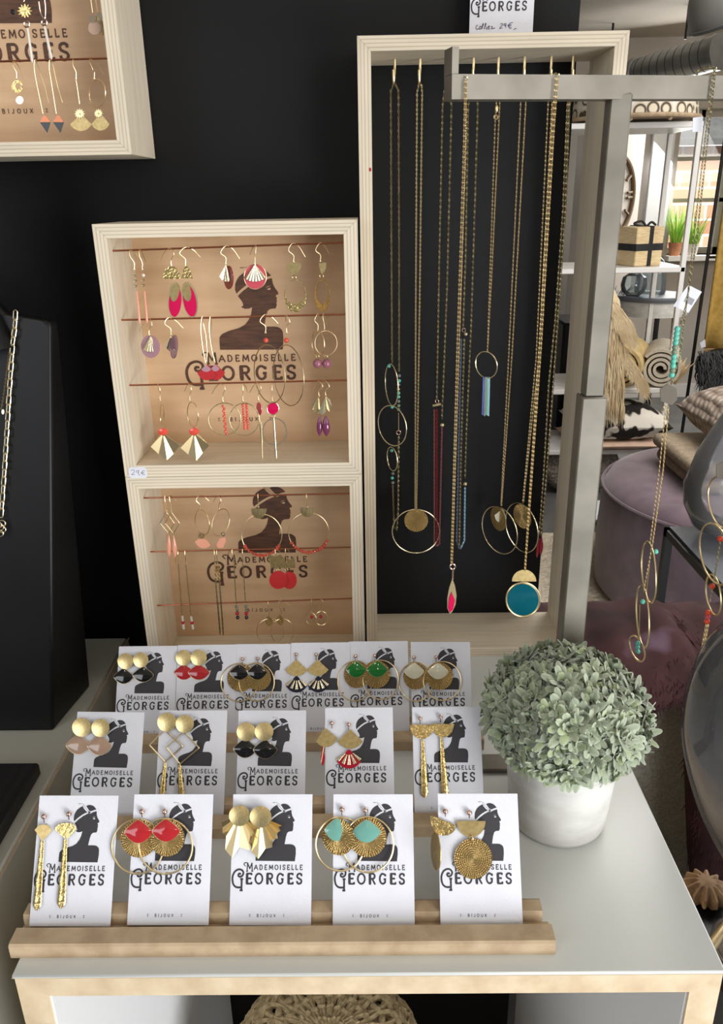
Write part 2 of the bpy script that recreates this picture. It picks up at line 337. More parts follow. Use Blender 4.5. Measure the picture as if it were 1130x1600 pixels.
P_eye = [[(0.04104, 0.01605), (0.0423, 0.01513), (0.04383, 0.01482), (0.04238, 0.01552)], [(0.04161, 0.01678), (0.04266, 0.01596), (0.04357, 0.01593), (0.04326, 0.01709)]]
P_fe = [(0.0395, 0.01209), (0.03838, 0.0114), (0.03791, 0.01002), (0.03679, 0.00852), (0.03573, 0.00773), (0.03426, 0.00639), (0.03299, 0.00587), (0.03146, 0.00568), (0.03014, 0.00587), (0.03166, 0.00634), (0.03313, 0.00691), (0.03384, 0.00846), (0.03542, 0.01041), (0.03711, 0.01171), (0.03884, 0.01218)]
def strokes2d(lines, t, disc=True):
    """flat pen strokes -> list of convex polygons"""
    out = []
    for ln in lines:
        for i in range(len(ln)-1):
            (x0, y0), (x1, y1) = ln[i], ln[i+1]; d = hypot(x1-x0, y1-y0)
            if d < 1e-9: continue
            nx, ny = -(y1-y0)/d*t/2, (x1-x0)/d*t/2
            out.append([(x0+nx, y0+ny), (x1+nx, y1+ny), (x1-nx, y1-ny), (x0-nx, y0-ny)])
        if disc:
            for (x, y) in ln[1:-1]: out.append([(x+t/2*cos(a*pi/4), y+t/2*sin(a*pi/4)) for a in range(8)])
    return out
def glyphs(text, boxes, v0, v1, t):
    out = []
    for ch, (u0, u1) in zip(text, boxes):
        h = (v1-v0)-t; ww = (u1-u0)-t
        L = [[(u0+t/2+x*ww, v1-t/2-y*h) for x, y in ln] for ln in GL[ch]]
        out += strokes2d(L, t)
        if ch in 'EDRLBIM' and t > .0008: # heavier stems
            for ln in L[:1]: out += strokes2d([ln[:2]], t*1.45, False)
    return out
def logo_polys():
    """returns (tessellated triangles, convex polys) in (u,v)"""
    tris = []
    for pl in (P_capL, P_capR, [P_face]+P_eye, ):
        loops = pl if isinstance(pl[0], list) else [pl]
        allp = [p for lp in loops for p in lp]
        for t in tessellate_polygon([[V((p[0], p[1], 0)) for p in lp] for lp in loops]):
            tris.append([allp[i] for i in t])
    q = []
    q += strokes2d([P_fe[4:10]], .00018, False) + strokes2d([[(.0391, .0121), (.0372, .0106), (.0350, .0084), (.0331, .0068)]], .00022, False)
    q += strokes2d([arc(.0388, .0121, .0008, .0007, 0, 360, 10)], .0003, False)
    q += strokes2d([arc(.0388, .0121, .00025, .00025, 0, 360, 6)], .0005, False)
    c2 = lambda X, Y: (.001+(X-80)*(.0525/890), .0552+(Y-218)*(.0082/150))
    bx = lambda *L: [(c2(a, 0)[0], c2(b, 0)[0]) for a, b in L]
    q += glyphs('ADEMOISELLE', bx((352, 408), (420, 466), (484, 522), (540, 601), (612, 665), (678, 698), (712, 752), (768, 808), (824, 858), (875, 910), (928, 968)), .0496, .0534, .00062)
    q += glyphs('EORGES', bx((250, 340), (362, 478), (505, 607), (637, 740), (773, 858), (885, 970)), .0552, .0634, .0013)
    q += glyphs('BIJOUX', bx((402, 428), (446, 458), (474, 498), (516, 546), (564, 594), (610, 640)), .0833, .0856, .00034)
    q += strokes2d([[c2(*p) for p in smoothpath2([(190, 235), (172, 228), (160, 245), (168, 265), (192, 268), (216, 248), (222, 212), (198, 182), (158, 178), (115, 205), (90, 262), (90, 322), (106, 374), (145, 402), (200, 402)])]], .00135)
    q += strokes2d([[c2(204, 295), c2(204, 440)], [c2(185, 298), c2(222, 298)], [c2(182, 440), c2(220, 440)]], .0014, False)
    q += strokes2d([[c2(*p) for p in smoothpath2([(248, 138), (236, 122), (228, 112), (238, 94), (262, 92), (282, 100)])]], .0006)
    q += strokes2d([[c2(268, 200), c2(274, 98), c2(302, 168), c2(328, 96), c2(334, 200)], [c2(258, 200), c2(280, 200)], [c2(322, 200), c2(346, 200)]], .0008)
    q += strokes2d([arc(.0155, .0844, .0007, .0008, 90, 270, 5), [(.0149, .0838), (.0144, .0836)], [(.0149, .0851), (.0144, .0853)]], .00025, False)
    q += strokes2d([arc(.0393, .0844, .0007, .0008, -90, 90, 5), [(.0399, .0838), (.0404, .0836)], [(.0399, .0851), (.0404, .0853)]], .00025, False)
    return tris, q
def smoothpath2(P, n=4): return [(p.x, p.y) for p in smoothpath([(a, b, 0) for a, b in P], n)]
LT, LQ = logo_polys()
def logo_mesh(mapf, clip=None, which=0):
    mb = MB()
    nrm = (mapf(.01, 0)-mapf(0, 0)).cross(mapf(0, .01)-mapf(0, 0)).normalized()*-1
    for i, poly in enumerate(LT+LQ):
        if clip and not clip(poly): continue
        if which and which != (1 if min(p[1] for p in poly) < .0476 else 3 if min(p[1] for p in poly) > .075 else 2): continue
        mb.add([mapf(u, v)+nrm*(i % 40)*3e-6 for u, v in poly], [tuple(range(len(poly)))])
    return mb

# ------------------------------------------------------------------ display table and pedestal
T = .8
tab = thing('display_table', 'white topped display table with pale MDF edged open front', 'table', (-.007, .64, 0))
x0, x1, y0, y1 = -.2555, .241, .396, .888
tb = MB(); tb.bbox((x0, y0, T-.003), (x1, y1, T), .0012); tb.build('table_top', M_['laminate'], tab)
tb = MB(); tb.prism([(x0+.001, y0+.002, T-.003), (x1-.001, y0+.002, T-.003), (x1-.022, y0+.002, T-.022), (x0+.022, y0+.002, T-.022)], (0, y1-y0-.004, 0)); tb.build('top_panel', M_['mdf_light'], tab, smooth=False)
for s, xx in ((1, x0), (-1, x1)):
    tb = MB(); tb.prism([(xx+s*.001, y0+.002, T-.003), (xx+s*.022, y0+.002, T-.022), (xx+s*.022, y0+.002, .0), (xx+s*.001, y0+.002, .0)], (0, y1-y0-.004, 0)); tb.build('side_panel', M_['mdf_light'], tab, smooth=False)
    tb = MB(); a, b = sorted((xx+s*.022, xx+s*.0235)); tb.box((a, y0+.004, .02), (b, y1-.004, T-.0225)); tb.build('inner_lining', M_['lining'], tab, smooth=False)
tb = MB(); tb.box((x0+.022, y0+.004, 0), (x1-.022, y1-.004, .02)); tb.build('bottom_panel', M_['mdf_light'], tab, smooth=False)
tb = MB(); tb.box((x0-.0005, y0+.001, T-.0036), (x1+.0005, y0+.0025, T-.003)); tb.build('edge_strip', M_['mdf'], tab, smooth=False)
ped = thing('display_pedestal', 'low grey-white pedestal block left of the table carrying the black bust', 'pedestal', (-.55, .6, 0))
pb = MB(); pb.bbox((-.80, .30, 0), (-.302, .86, T), .004); pb.build('pedestal_body', M_['grey_laminate'], ped)
pb = MB(); pb.tube([(-.3022, .302, T-.0012), (-.3022, .858, T-.0012)], .0009, 6); pb.build('edge_band', M_['mdf'], ped)

# ------------------------------------------------------------------ plywood boxes
def ply_box(name, label, cat, X0, X1, Z0, Z1, Y0, Y1, t, back=True, backy=None):
    t_ = thing(name, label, cat, ((X0+X1)/2, Y0, Z0))
    g = .0002; d = (0, Y1-Y0, 0)
    MB().prism([(X0, Y0, Z0), (X1, Y0, Z0), (X1-t, Y0, Z0+t-g), (X0+t, Y0, Z0+t-g)], d).build('bottom_board', M_['ply_h'], t_, smooth=False)
    MB().prism([(X0, Y0, Z1), (X1, Y0, Z1), (X1-t, Y0, Z1-t+g), (X0+t, Y0, Z1-t+g)], d).build('top_board', M_['ply_h'], t_, smooth=False)
    MB().prism([(X0, Y0, Z0+g), (X0, Y0, Z1-g), (X0+t, Y0, Z1-t), (X0+t, Y0, Z0+t)], d).build('side_board', M_['ply_v'], t_, smooth=False)
    MB().prism([(X1, Y0, Z0+g), (X1, Y0, Z1-g), (X1-t, Y0, Z1-t), (X1-t, Y0, Z0+t)], d).build('side_board', M_['ply_v'], t_, smooth=False)
    bp = None
    if back: bp = MB().box((X0+t, backy, Z0+t), (X1-t, backy+.005, Z1-t)).build('back_panel', M_['ply_back'], t_, smooth=False)
    return t_, bp
def rod(t_, a, b, r=.0009):
    MB().tube([a, b], r, 8).build('copper_rod', M_['copper'], t_)
bx1, bp1 = ply_box('earring_box', 'upper square plywood box with earrings hanging from three copper rods', 'display box', -.2482, -.0090, 1.0425, 1.2832, .76, .85, .0125, True, .838)
bx2, bp2 = ply_box('earring_box', 'lower square plywood box with earrings, standing on the table behind the cards', 'display box', -.2482, -.0090, .8005, 1.0422, .76, .85, .0125, True, .838)
bx3, bp3 = ply_box('earring_box', 'plywood earring box hung on the black wall, cut off at top left', 'display box', -.47, -.2155, 1.342, 1.60, .80, .887, .0125, True, .872)
for b_, bp, S in ((bx1, bp1, (-.0769, 1.1227, .838)), (bx2, bp2, (-.0745, .8893, .838)), (bx3, bp3, (-.2835, 1.4287, .872))):
    mf = lambda u, v, S=S: V((S[0]+(u-.0535)*2.24, S[2]-.0003, S[1]-(v-.0634)*2.0))
    zt_ = WL[bp.name].z + .1075
    for w_, nm_ in ((1, 'printed_portrait'), (2, 'printed_lettering'), (3, 'printed_tagline')): logo_mesh(mf, lambda poly, zt_=zt_: all(mf(*p).z < zt_ for p in poly), w_).build(nm_, M_['burn'], bp, smooth=False)
# rods (wire heights read from the photograph)
ROD = {}
def rodpx(bx, lp, rp, Y, xa, xb):
    za = on(*lp, x=xa).z; zb = on(*rp, y=Y).z
    z = on(*lp, y=Y).z; z2 = on(*rp, y=Y).z
    rod(bx, (xa-.002, Y, z), (xb+.002, Y, z2))
YR = .772
rodpx(bx1, (175, 392), (535, 379), YR, -.2357, -.0215)
rodpx(bx1, (190, 500), (540, 491), YR, -.2357, -.0215)
rodpx(bx1, (203, 602), (543, 594), YR, -.2357, -.0215)
rodpx(bx2, (230, 778), (550, 771), YR, -.2357, -.0215)
rodpx(bx2, (243, 862), (552, 855), YR, -.2357, -.0215)
rodpx(bx2, (250, 946), (553, 935), YR, -.2357, -.0215)
rodpx(bx3, (0, 98), (169, 91), .812, -.4575, -.228)
MB().ball(on(75/3.767, 70/3.767, y=.8715), .0022, 8, 6, (1, .4, 1)).build('screw', M_['black_metal'], bx3)
# tall frame
X0, X1, Z0, Z1, Y0, Y1 = -.0068, .2328, T, 1.434, .805, .8885
tf, _ = ply_box('necklace_box', 'tall open plywood frame with gold hooks and long necklaces hanging inside', 'display frame', X0, X1, Z0, Z1, Y0, Y1, .0122, False)
MB().ball(on(578.5, 265, y=.8048), .0012, 8, 6, (1, .3, 1.4)).build('red_paint_spot', M_['red'], tf)
# price sticker on upper box
def plaque(name, cx, cy, wpx, hpx, Y, mat, lab, cat):
    c = on(cx, cy, y=Y); k = (on(cx+wpx/2, cy, y=Y)-c).length; h = (on(cx, cy+hpx/2, y=Y)-c).length; r = min(k, h)*.6
    pts = []
    for (sx, sz, a0) in ((1, 1, 0), (-1, 1, 90), (-1, -1, 180), (1, -1, 270)):
        for i in range(6):
            a = radians(a0+i*18); pts.append((c.x+sx*(k-r)+r*cos(a), c.y, c.z+sz*(h-r)+r*sin(a)))
    return MB().prism(pts, (0, -.0002, 0)).build(name, mat, smooth=False)
def handwriting(lines, Y, t, parent, mat='pen', name='handwriting'):
    mb = MB()
    for ln in lines:
        P = [on(x, y, y=Y) for x, y in smoothpath2(ln, 4)]
        for poly in strokes2d([[(p.x, p.z) for p in P]], t): mb.add([(x, Y, z) for x, z in poly], [tuple(range(len(poly)))])
    return mb.build(name, M_[mat], parent, smooth=False)
st = tag(plaque('price_sticker', 215.5, 738.5, 29, 17, .7598, M_['card'], '', ''), 'small white price sticker reading 29€ on the corner of the upper box', 'sticker')
K = lambda x, y: (180+x/5.65, 540+y/5.65)
handwriting([[K(*p) for p in L] for L in ([(140, 1105), (160, 1095), (170, 1110), (150, 1135), (145, 1140), (175, 1138)], [(205, 1105), (190, 1105), (188, 1118), (205, 1118), (208, 1100), (204, 1140)], [(218, 1135), (213, 1148)], [(262, 1105), (245, 1105), (236, 1125), (245, 1140), (265, 1138)], [(228, 1120), (256, 1118)], [(228, 1128), (254, 1127)])], .75955, .0004, st)

# ------------------------------------------------------------------ card rails and cards
TH = radians(34); CN = V((0, -cos(TH), sin(TH))); CU = V((0, sin(TH), cos(TH)))
ROWY = [.430, .5425, .655]; ZG = .8065
raildesc = ['front grooved MDF rail holding five earring cards', 'middle grooved MDF rail holding the second row of earring cards', 'rear grooved MDF rail nearest the plywood box, holding six earring cards']
for k in range(3):
    xl = (-.2615, -.250, -.2455)[k]; ln = (.3875, .352, .352)[k]; yy = ROWY[k]; a = (-.2612, yy-.0195); r_ = thing('card_rail', raildesc[k], 'card holder', (-.068, yy, T), 'grooved rails for the earring cards')
    b = MB(); b.prism([(0, yy-.0195, T), (0, yy-.0195, T+.0105), (0, yy-.018, T+.012), (0, yy-.0045, T+.012), (0, yy-.0035, T+.004), (0, yy+.0045, T+.004), (0, yy+.0045, T)], (ln, 0, 0))
    for p in b.v: p.x += xl
    b.build('front_strip', M_['mdf'], r_, smooth=False)
    b = MB(); b.prism([(0, yy+.0046, T), (0, yy+.0046, T+.010), (0, yy+.0056, T+.0135), (0, yy+.0156, T+.0135), (0, yy+.0180, T+.012), (0, yy+.0185, T)], (ln-.0055, 0, 0))
    for p in b.v: p.x += xl+.001
    b.build('back_strip', M_['mdf'], r_, smooth=False)
def card_plane(k): return V((0, ROWY[k], ZG)), CN, CU
def pick(px, py, P, n, off=0):
    d = ray(px, py); Q = P+n*off; return CAM+d*(((Q-CAM).dot(n))/d.dot(n))
# one master card and one master print, shared by all the cards
CW, CH, CT = .0600, .0912, .0005
def card_mesh():
    b = MB(); b.bbox((0, -CH, -CT), (CW, 0, 0), .0001); return b.build('earring_card', M_['card'], smooth=False, loc=(0, 0, 0))
proto = card_mesh()
plogo = [logo_mesh(lambda u, v: V((u, -v, .00008)), None, w_).build(nm_, M_['ink'], None, smooth=False, loc=(0, 0, 0)) for w_, nm_ in ((1, 'printed_portrait'), (2, 'printed_lettering'), (3, 'printed_tagline'))]
first = True
def put_card(TL, TR, normal, label, group):
    global first
    if first: c, l = proto, plogo; first = False
    else:
        c = proto.copy(); COL.objects.link(c); l = [q.copy() for q in plogo]
        for q in l: COL.objects.link(q)
    ux = (TR-TL).normalized(); uy = normal.cross(ux).normalized()
    mm = Matrix.Identity(4)
    for i in range(3): mm[i][0] = ux[i]; mm[i][1] = uy[i]; mm[i][2] = normal[i]; mm[i][3] = TL[i]
    c.matrix_world = mm
    for q in l: q.parent = c; q.matrix_parent_inverse = Matrix.Identity(4); q.matrix_basis = Matrix.Identity(4)
    tag(c, label, 'card', group); return c
cards = [
 (0, (62, 1243), (184, 1243), 'front row card holding gold fan earrings with long hammered bars, leftmost'),
 (0, (210, 1241), (333, 1241), 'front row card holding hoop earrings with red enamel fans'),
 (0, (364.5, 1241), (487, 1241), 'front row card holding brushed discs over pleated brass fans'),
 (0, (521, 1241), (644, 1241), 'front row card holding hoop earrings with pale teal enamel fans'),
 (0, (684, 1240), (808, 1240), 'front row card beside the plant pot, with woven round pendant earrings'),
 (1, (121, 1112), (225, 1113), 'middle row card holding gold discs with taupe enamel fans'),
 (1, (250, 1110), (357, 1110), 'middle row card holding wire diamond earrings under gold discs'),
 (1, (373, 1110), (477, 1110), 'middle row card holding gold discs with black enamel fans'),
 (1, (508, 1106), (613, 1105), 'middle row card holding brass fans with striped red fans'),
 (1, (644, 1105), (740, 1104), 'middle row card by the plant, with half discs and long hammered bars'),
 (2, (186, 1010), (278, 1009), 'rear row card at far left holding gold discs with black enamel fans'),
 (2, (278, 1008), (369, 1007), 'rear row card holding gold discs with red enamel fans'),
 (2, (368, 1006.5), (457, 1006), 'rear row card holding hoops with black enamel fans on rayed discs'),
 (2, (455, 1004.5), (546, 1003.5), 'rear row card holding brass fans over striped navy fans'),
 (2, (545, 1002.5), (636, 1001.5), 'rear row card holding hoops with green enamel fans'),
 (2, (642, 1003), (734, 1003), 'rear row card holding hoops with cream enamel fans, rightmost'),
]
for i, (k, a, b, lab) in enumerate(cards):
    P, n, u = card_plane(k)
    off = (.0, .0009)[i % 2] if k == 2 else 0
    put_card(pick(*a, P, n, off), pick(*b, P, n, off), CN, lab, 'printed jewellery cards in the %s rail' % ('front', 'middle', 'rear')[k])
# card standing on the frame's top, behind its edge
cc = put_card(V((.0991, .868, 1.4343+CH)), V((.159, .868, 1.4343+CH)), V((0, -1, 0)), 'white logo card with handwritten price standing on top of the tall frame', None)
hw = handwriting([[(720+x/8.69, y/8.69) for x, y in L] for L in (
  [(235, 345), (215, 350), (208, 385), (225, 398), (250, 388)], [(262, 355), (250, 385), (268, 395), (280, 365), (262, 355)], [(285, 390), (310, 330), (300, 325), (290, 392)], [(318, 392), (345, 325), (335, 322), (322, 395)],
  [(352, 360), (348, 392), (362, 390)], [(372, 372), (390, 365), (385, 352), (370, 375), (380, 395), (400, 385)], [(410, 360), (430, 362), (420, 392), (445, 385), (470, 380)],
  [(535, 330), (560, 318), (565, 340), (530, 385), (570, 380)], [(610, 320), (590, 325), (592, 345), (612, 340), (615, 318), (610, 375)], [(710, 305), (670, 315), (650, 350), (665, 380), (695, 378)], [(640, 340), (690, 335)], [(640, 355), (685, 352)],
  [(720, 405), (740, 388), (760, 392)])], .8676, .0005, None)
hw.parent = cc; hw.matrix_parent_inverse = cc.matrix_world.inverted()

# ------------------------------------------------------------------ steel necklace stand
sx, sy = .1738, .613
stn = thing('necklace_stand', 'brushed steel T shaped necklace stand in front of the tall frame', 'stand', (sx, sy, T))
MB().bbox((sx-.075, sy-.0115, T), (.2375, sy+.0115, T+.0045), .001).build('base_plate', M_['steel'], stn)
zj = on(905, 617, y=sy).z
MB().bbox((sx-.0098, sy-.0098, T+.0045), (sx+.0098, sy+.0098, zj), .0012).build('lower_post', M_['steel'], stn)
MB().bbox((sx-.0074, sy-.0074, zj), (sx+.0074, sy+.0074, 1.364), .001).build('upper_post', M_['steel'], stn)
bd = V((1, .27, .012)).normalized(); bw = V((-bd.y, bd.x, 0)).normalized(); bu_ = bd.cross(bw)
pc = V((sx, sy, 1.3675)); A = pc - bd*((sx-.0535)/bd.x); Bp = pc + bd*.205
b = MB(); hh = .0072; q = []
for p in (A, Bp):
    for (i, j) in ((-1, -1), (1, -1), (1, 1), (-1, 1)): q.append(p+bw*hh*i+bu_*hh*j)
b.add(q, [(0, 3, 2, 1), (4, 5, 6, 7), (0, 1, 5, 4), (1, 2, 6, 5), (2, 3, 7, 6), (3, 0, 4, 7)]).build('cross_bar', M_['steel'], stn, smooth=False)
b = MB(); q = []
for dz in (-.0072, .0225):
    for (i, j) in ((0, -1), (.0045, -1), (.0045, 1), (0, 1)): q.append(A-bd*.0002+bd*i+bw*hh*j+V((0, 0, dz+(.0146 if dz < 0 else 0))))
b.add(q, [(0, 3, 2, 1), (4, 5, 6, 7), (0, 1, 5, 4), (1, 2, 6, 5), (2, 3, 7, 6), (3, 0, 4, 7)]).build('end_stop', M_['steel'], stn, smooth=False)
def on_bar(px, py, off=0):    # point on the front face plane of the bar
    n = V((bd.y, -bd.x, 0)); P0 = pc+n*(hh+off); d = ray(px, py); return CAM+d*((P0-CAM).dot(n)/d.dot(n))

# ------------------------------------------------------------------ plant
pot = thing('potted_plant', 'round artificial sage-green plant in a white concrete pot at table front', 'plant', (.157, .547, T))
pc_ = (.157, .547, T)
MB().lathe([(0, 0), (.036, 0), (.0395, .002), (.041, .006), (.0445, .05), (.0462, .082), (.0457, .084), (.0435, .083), (.042, .07), (0, .068)], pc_, 64).build('pot', M_['concrete'], pot)
M_['leaf'], ln_, lb = base('leaf', (120, 140, 96), .85)
at = ln_.nodes.new('ShaderNodeVertexColor'); at.layer_name = 'Col'; ln_.links.new(at.outputs[0], lb.inputs['Base Color'])
lb.inputs['Sheen Weight'].default_value = .5; lb.inputs['Sheen Roughness'].default_value = .5; lb.inputs['Subsurface Weight'].default_value = .0
def plant_mesh():
    rnd = random.Random(3); mb = MB(); cols = []
    R0, CZ = .055, T+.1045; N = 165
    for i in range(N):
        t = 1-(i+.5)/N*1.52; ph = i*2.399963
        if t < -.52: break
        s = sqrt(max(0, 1-t*t)); d = V((s*cos(ph), s*sin(ph), t))
        c = V((pc_[0], pc_[1], CZ)) + V((d.x*R0*1.06, d.y*R0*1.06, d.z*(.043 if d.z > 0 else .034)))*rnd.uniform(.93, 1.03)
        d = (d + V((rnd.uniform(-.2, .2), rnd.uniform(-.2, .2), rnd.uniform(-.15, .15)+.05))).normalized()
        u = d.orthogonal().normalized(); w_ = d.cross(u)
        hue = rnd.random(); bright = rnd.uniform(.62, 1.15); L0 = rnd.uniform(.85, 1.2)
        g0 = lin((108, 128, 80) if hue < .3 else (116, 132, 102)); g1 = lin((178, 187, 164)); yg = lin((140, 166, 62))
        for ring, (cnt, tilt, L) in enumerate(((9, 64, .0175), (8, 40, .0145), (6, 18, .0105))):
            for q in range(cnt):
                a = 2*pi*(q+rnd.uniform(-.25, .25)+ring*.5)/cnt; tl = radians(tilt+rnd.uniform(-10, 10))
                ax = (d*cos(tl)+(u*cos(a)+w_*sin(a))*sin(tl)).normalized(); sd = ax.cross(d); sd = sd.normalized() if sd.length > 1e-4 else u
                nn = sd.cross(ax); Ln = L*L0*rnd.uniform(.8, 1.15); wd = .0030*rnd.uniform(.85, 1.25)
                prof = [(0, .3), (.3, .8), (.6, 1), (.84, .86), (.96, .5), (1, .15)]
                bidx = len(mb.v); vs = []; cl = []
                yel = rnd.random() < (.16 if d.z > .2 else .4)
                for (tt, ww) in prof:
                    p = c+ax*Ln*tt + nn*(-.16*Ln*(tt**2))
                    for e_ in (-1, 0, 1):
                        vs.append(p+sd*wd*ww*e_ - nn*(0 if e_ else -.0006)*1.0)
                        mixf = min(1, (.4 if e_ == 0 else .9)*(.4+.6*tt)+.15)
                        basec = yg if yel else g0
                        cl.append(tuple((basec[k]*(1-mixf)+g1[k]*mixf)*bright for k in range(3)))
                fs = []
                for j in range(len(prof)-1):
                    for e_ in (0, 1): fs.append((j*3+e_, j*3+e_+1, j*3+e_+4, j*3+e_+3))
                mb.add(vs, fs); cols += cl
    o = mb.build('foliage', M_['leaf'], pot, angle=60)
    ca = o.data.color_attributes.new('Col', 'FLOAT_COLOR', 'POINT')
    for i, cc_ in enumerate(cols): ca.data[i].color = (*cc_, 1)
plant_mesh()
M_['leaf_gap_shade'], _, _ = base('dark_foliage_core', (30, 40, 24), .9)
MB().ball((pc_[0], pc_[1], T+.1015), .054, 24, 14, (1.0, 1.0, .62)).build('foliage_core', M_['leaf_gap_shade'], pot)  # dark inner ball stands in for shade in the gaps between leaves

# ------------------------------------------------------------------ basket under the table
bk = thing('woven_basket', 'beige crocheted rope basket standing in the open display table', 'basket', (-.012, .62, .02))
mb = MB(); cx, cy = -.056, .60
def bprof(t):     # t 0..1 bottom to rim over the shoulder
    P = [(.10, 0), (.112, .12), (.116, .25), (.112, .36), (.10, .405), (.08, .42), (.004, .428)]
    f = t*(len(P)-1); i = min(int(f), len(P)-2); f -= i; return P[i][0]*(1-f)+P[i+1][0]*f, P[i][1]*(1-f)+P[i+1][1]*f
NR = 30
for j in range(NR+1):
    r, z = bprof(j/NR); pts = []
    for k in range(72):
        a = 2*pi*k/72; rr = r+.0018*sin(k*pi/2*1.0+j*pi); pts.append((cx+rr*cos(a), cy+rr*sin(a), .022+z+.002*sin(k*pi/1.5+j)))
    mb.tube(pts, .0040, 6, closed=True)
mb.build('rope_rings', noisy('rope', (150, 132, 98), (186, 166, 128), .9, ns=200, bump=.6, bd=.0006), bk)
mb = MB()
for q in range(44):
    a0 = 2*pi*q/44; pts = []
    for j in range(41):
        r, z = bprof(j/40); a = a0+.045*sin(j*1.4+q*pi); pts.append((cx+(r+.001)*cos(a), cy+(r+.001)*sin(a), .022+z))
    mb.tube(pts, .0036, 5)
mb.build('rope_stitches', bpy.data.materials['rope'], bk)

# ------------------------------------------------------------------ black bust and plate on the pedestal
bs = thing('jewellery_bust', 'black wooden bust display with gold chains standing on the left pedestal', 'bust', (-.45, .72, T))
o2 = [(-.3275, 0), (-.289, .398), (-.293, .402), (-.330, .408), (-.338, .418), (-.345, .445), (-.40, .445), (-.47, .445), (-.49, .41), (-.60, .40), (-.56, 0)]
mb = MB(); nF = len(o2)
def bustpt(x, z, side):
    yf = .672+.063*z/.40; yb = .752
    return (x+(.012*(1-z/.4) if side else 0), yb if side else yf, T+z)
fr = [V(bustpt(x, z, 0)) for x, z in o2]; bk_ = [V(bustpt(x, z, 1)) for x, z in o2]
tri = tessellate_polygon([[V((x, z, 0)) for x, z in o2]])
mb.add(fr+bk_, [tuple(t) for t in tri]+[tuple(nF+i for i in t[::-1]) for t in tri]+[(i, (i+1) % nF, (i+1) % nF+nF, i+nF) for i in range(nF)])
bo = mb.build('torso', M_['black_wood'], bs, angle=30)
bv = bo.modifiers.new('bevel', 'BEVEL'); bv.width = .003; bv.segments = 3; bv.limit_method = 'ANGLE'
mb = MB()
mb.lathe([(.075, 0), (.062, .03), (.05, .07), (.045, .12), (.046, .16), (.0, .165)], (-.397, .735, T+.38), 40); 
for p in mb.v: p.y = .735+(p.y-.735)*.55
mb.build('neck', M_['black_wood'], bs)
tb = tag(MB().bbox((-.47, .40, T), (-.3145, .607, T+.014), .002).build('display_plate', M_['black_grain']), 'flat black grained wooden plate lying on the pedestal at left edge', 'plate')

# ------------------------------------------------------------------ jewellery builder: outlines read on the plane the piece hangs in
class G: ox = 0; oy = 0; s = 1; P = V((0, .77, 1)); n = V((0, -1, 0)); u = V((0, 0, 1)); off = 0; cur = None
def crop(ox, oy, s): G.ox, G.oy, G.s = ox, oy, s
def plane(P, n, u): G.P, G.n, G.u = P, n, u
def vplane(y): plane(V((0, y, 1)), V((0, -1, 0)), V((0, 0, 1)))
def px(x, y): return (G.ox+x/G.s, G.oy+y/G.s)
def Mp(x, y, off=0): return pick(*px(x, y), G.P, G.n, G.off+off)
def E_(label, cat, x, y, group=None, name='earring'):
    G.cur = thing(name, label, cat, Mp(x, y), group); return G.cur
def right(): return G.u.cross(G.n)*-1 if False else V((1, 0, 0))
def metric(pts, off, yaw, rot=0, c=None):
    xs = [p[0] for p in pts]; ys = [p[1] for p in pts]
    c = c or ((min(xs)+max(xs))/2, (min(ys)+max(ys))/2)
    C = Mp(*c, off); r0 = V((1, 0, 0)); loc = []
    for p in pts:
        d = Mp(*p, off)-C; x, y = d.dot(r0), d.dot(G.u)
        if yaw: x /= cos(radians(yaw))
        if rot: x, y = x*cos(rot)-y*sin(rot), x*sin(rot)+y*cos(rot)
        loc.append((x, y))
    if not yaw: return C, r0, G.u, G.n, loc
    ya = radians(yaw); D = (CAM-C).normalized(); D = (D-G.u*D.dot(G.u)).normalized()   # turned about its own upright axis
    a, b, k = cos(ya), r0.dot(D), (1 if yaw > 0 else -1)
    h = -a*b+k*sqrt(max(0, 1-a*a*(1-b*b))); u = (r0*a+D*h).normalized(); n = G.u.cross(u).normalized()
    if n.dot(G.n) < 0: n = -n
    return C, u, G.u, n, loc
def part(mb, nm, mat, par=None, angle=40): return mb.build(nm, M_[mat], par or G.cur, angle=angle)
def plate(nm, pts, mat, off=0, th=.0006, dome=0, yaw=0, rot=0, rings=4, par=None, uvr=None):
    C, u, v, n, L = metric(pts, off, yaw, radians(rot)); N = len(L)
    R = max(hypot(*p) for p in L); ks = [1-(i/rings)**1 for i in range(rings)] if dome else [1]
    mb = MB(); vs = []; uv = []
    for k in ks:
        for (x, y) in L: vs.append(C+u*x*k+v*y*k+n*(th+dome*(1-k*k))); uv.append((x*k/R, y*k/R))
    cI = len(vs); vs.append(C+n*(th+dome)); uv.append((0, 0))
    bI = len(vs)
    for (x, y) in L: vs.append(C+u*x+v*y); uv.append((x/R, y/R))
    fs = []
    for j in range(len(ks)-1):
        for i in range(N): fs.append((j*N+i, j*N+(i+1) % N, (j+1)*N+(i+1) % N, (j+1)*N+i))
    j = len(ks)-1
    if dome or True:
        for i in range(N): fs.append((j*N+i, j*N+(i+1) % N, cI))
    for i in range(N): fs.append((i, bI+i, bI+(i+1) % N, (i+1) % N))
    fs.append(tuple(bI+i for i in range(N))[::-1])
    return part(mb.add(vs, fs, uv), nm, mat, par)
def ell(cx, cy, rx, ry, n=36, a0=0, a1=360): 
    full = a1-a0 >= 360
    return [(cx+rx*cos(radians(a0+(a1-a0)*i/(n if full else n-1))), cy+ry*sin(radians(a0+(a1-a0)*i/(n if full else n-1)))) for i in range(n)]
def yawof(rx, ry, sgn=1): return 0 if rx > .86*ry else sgn*math.degrees(acos(max(.12, rx/ry)))
def disc(nm, cx, cy, r, mat, ry=None, off=0, dome=0, th=.0006, sgn=1, rot=0, par=None):
    ry = ry or r; return plate(nm, ell(cx, cy, r, ry), mat, off, th, dome, yawof(r, ry, sgn), rot, par=par)
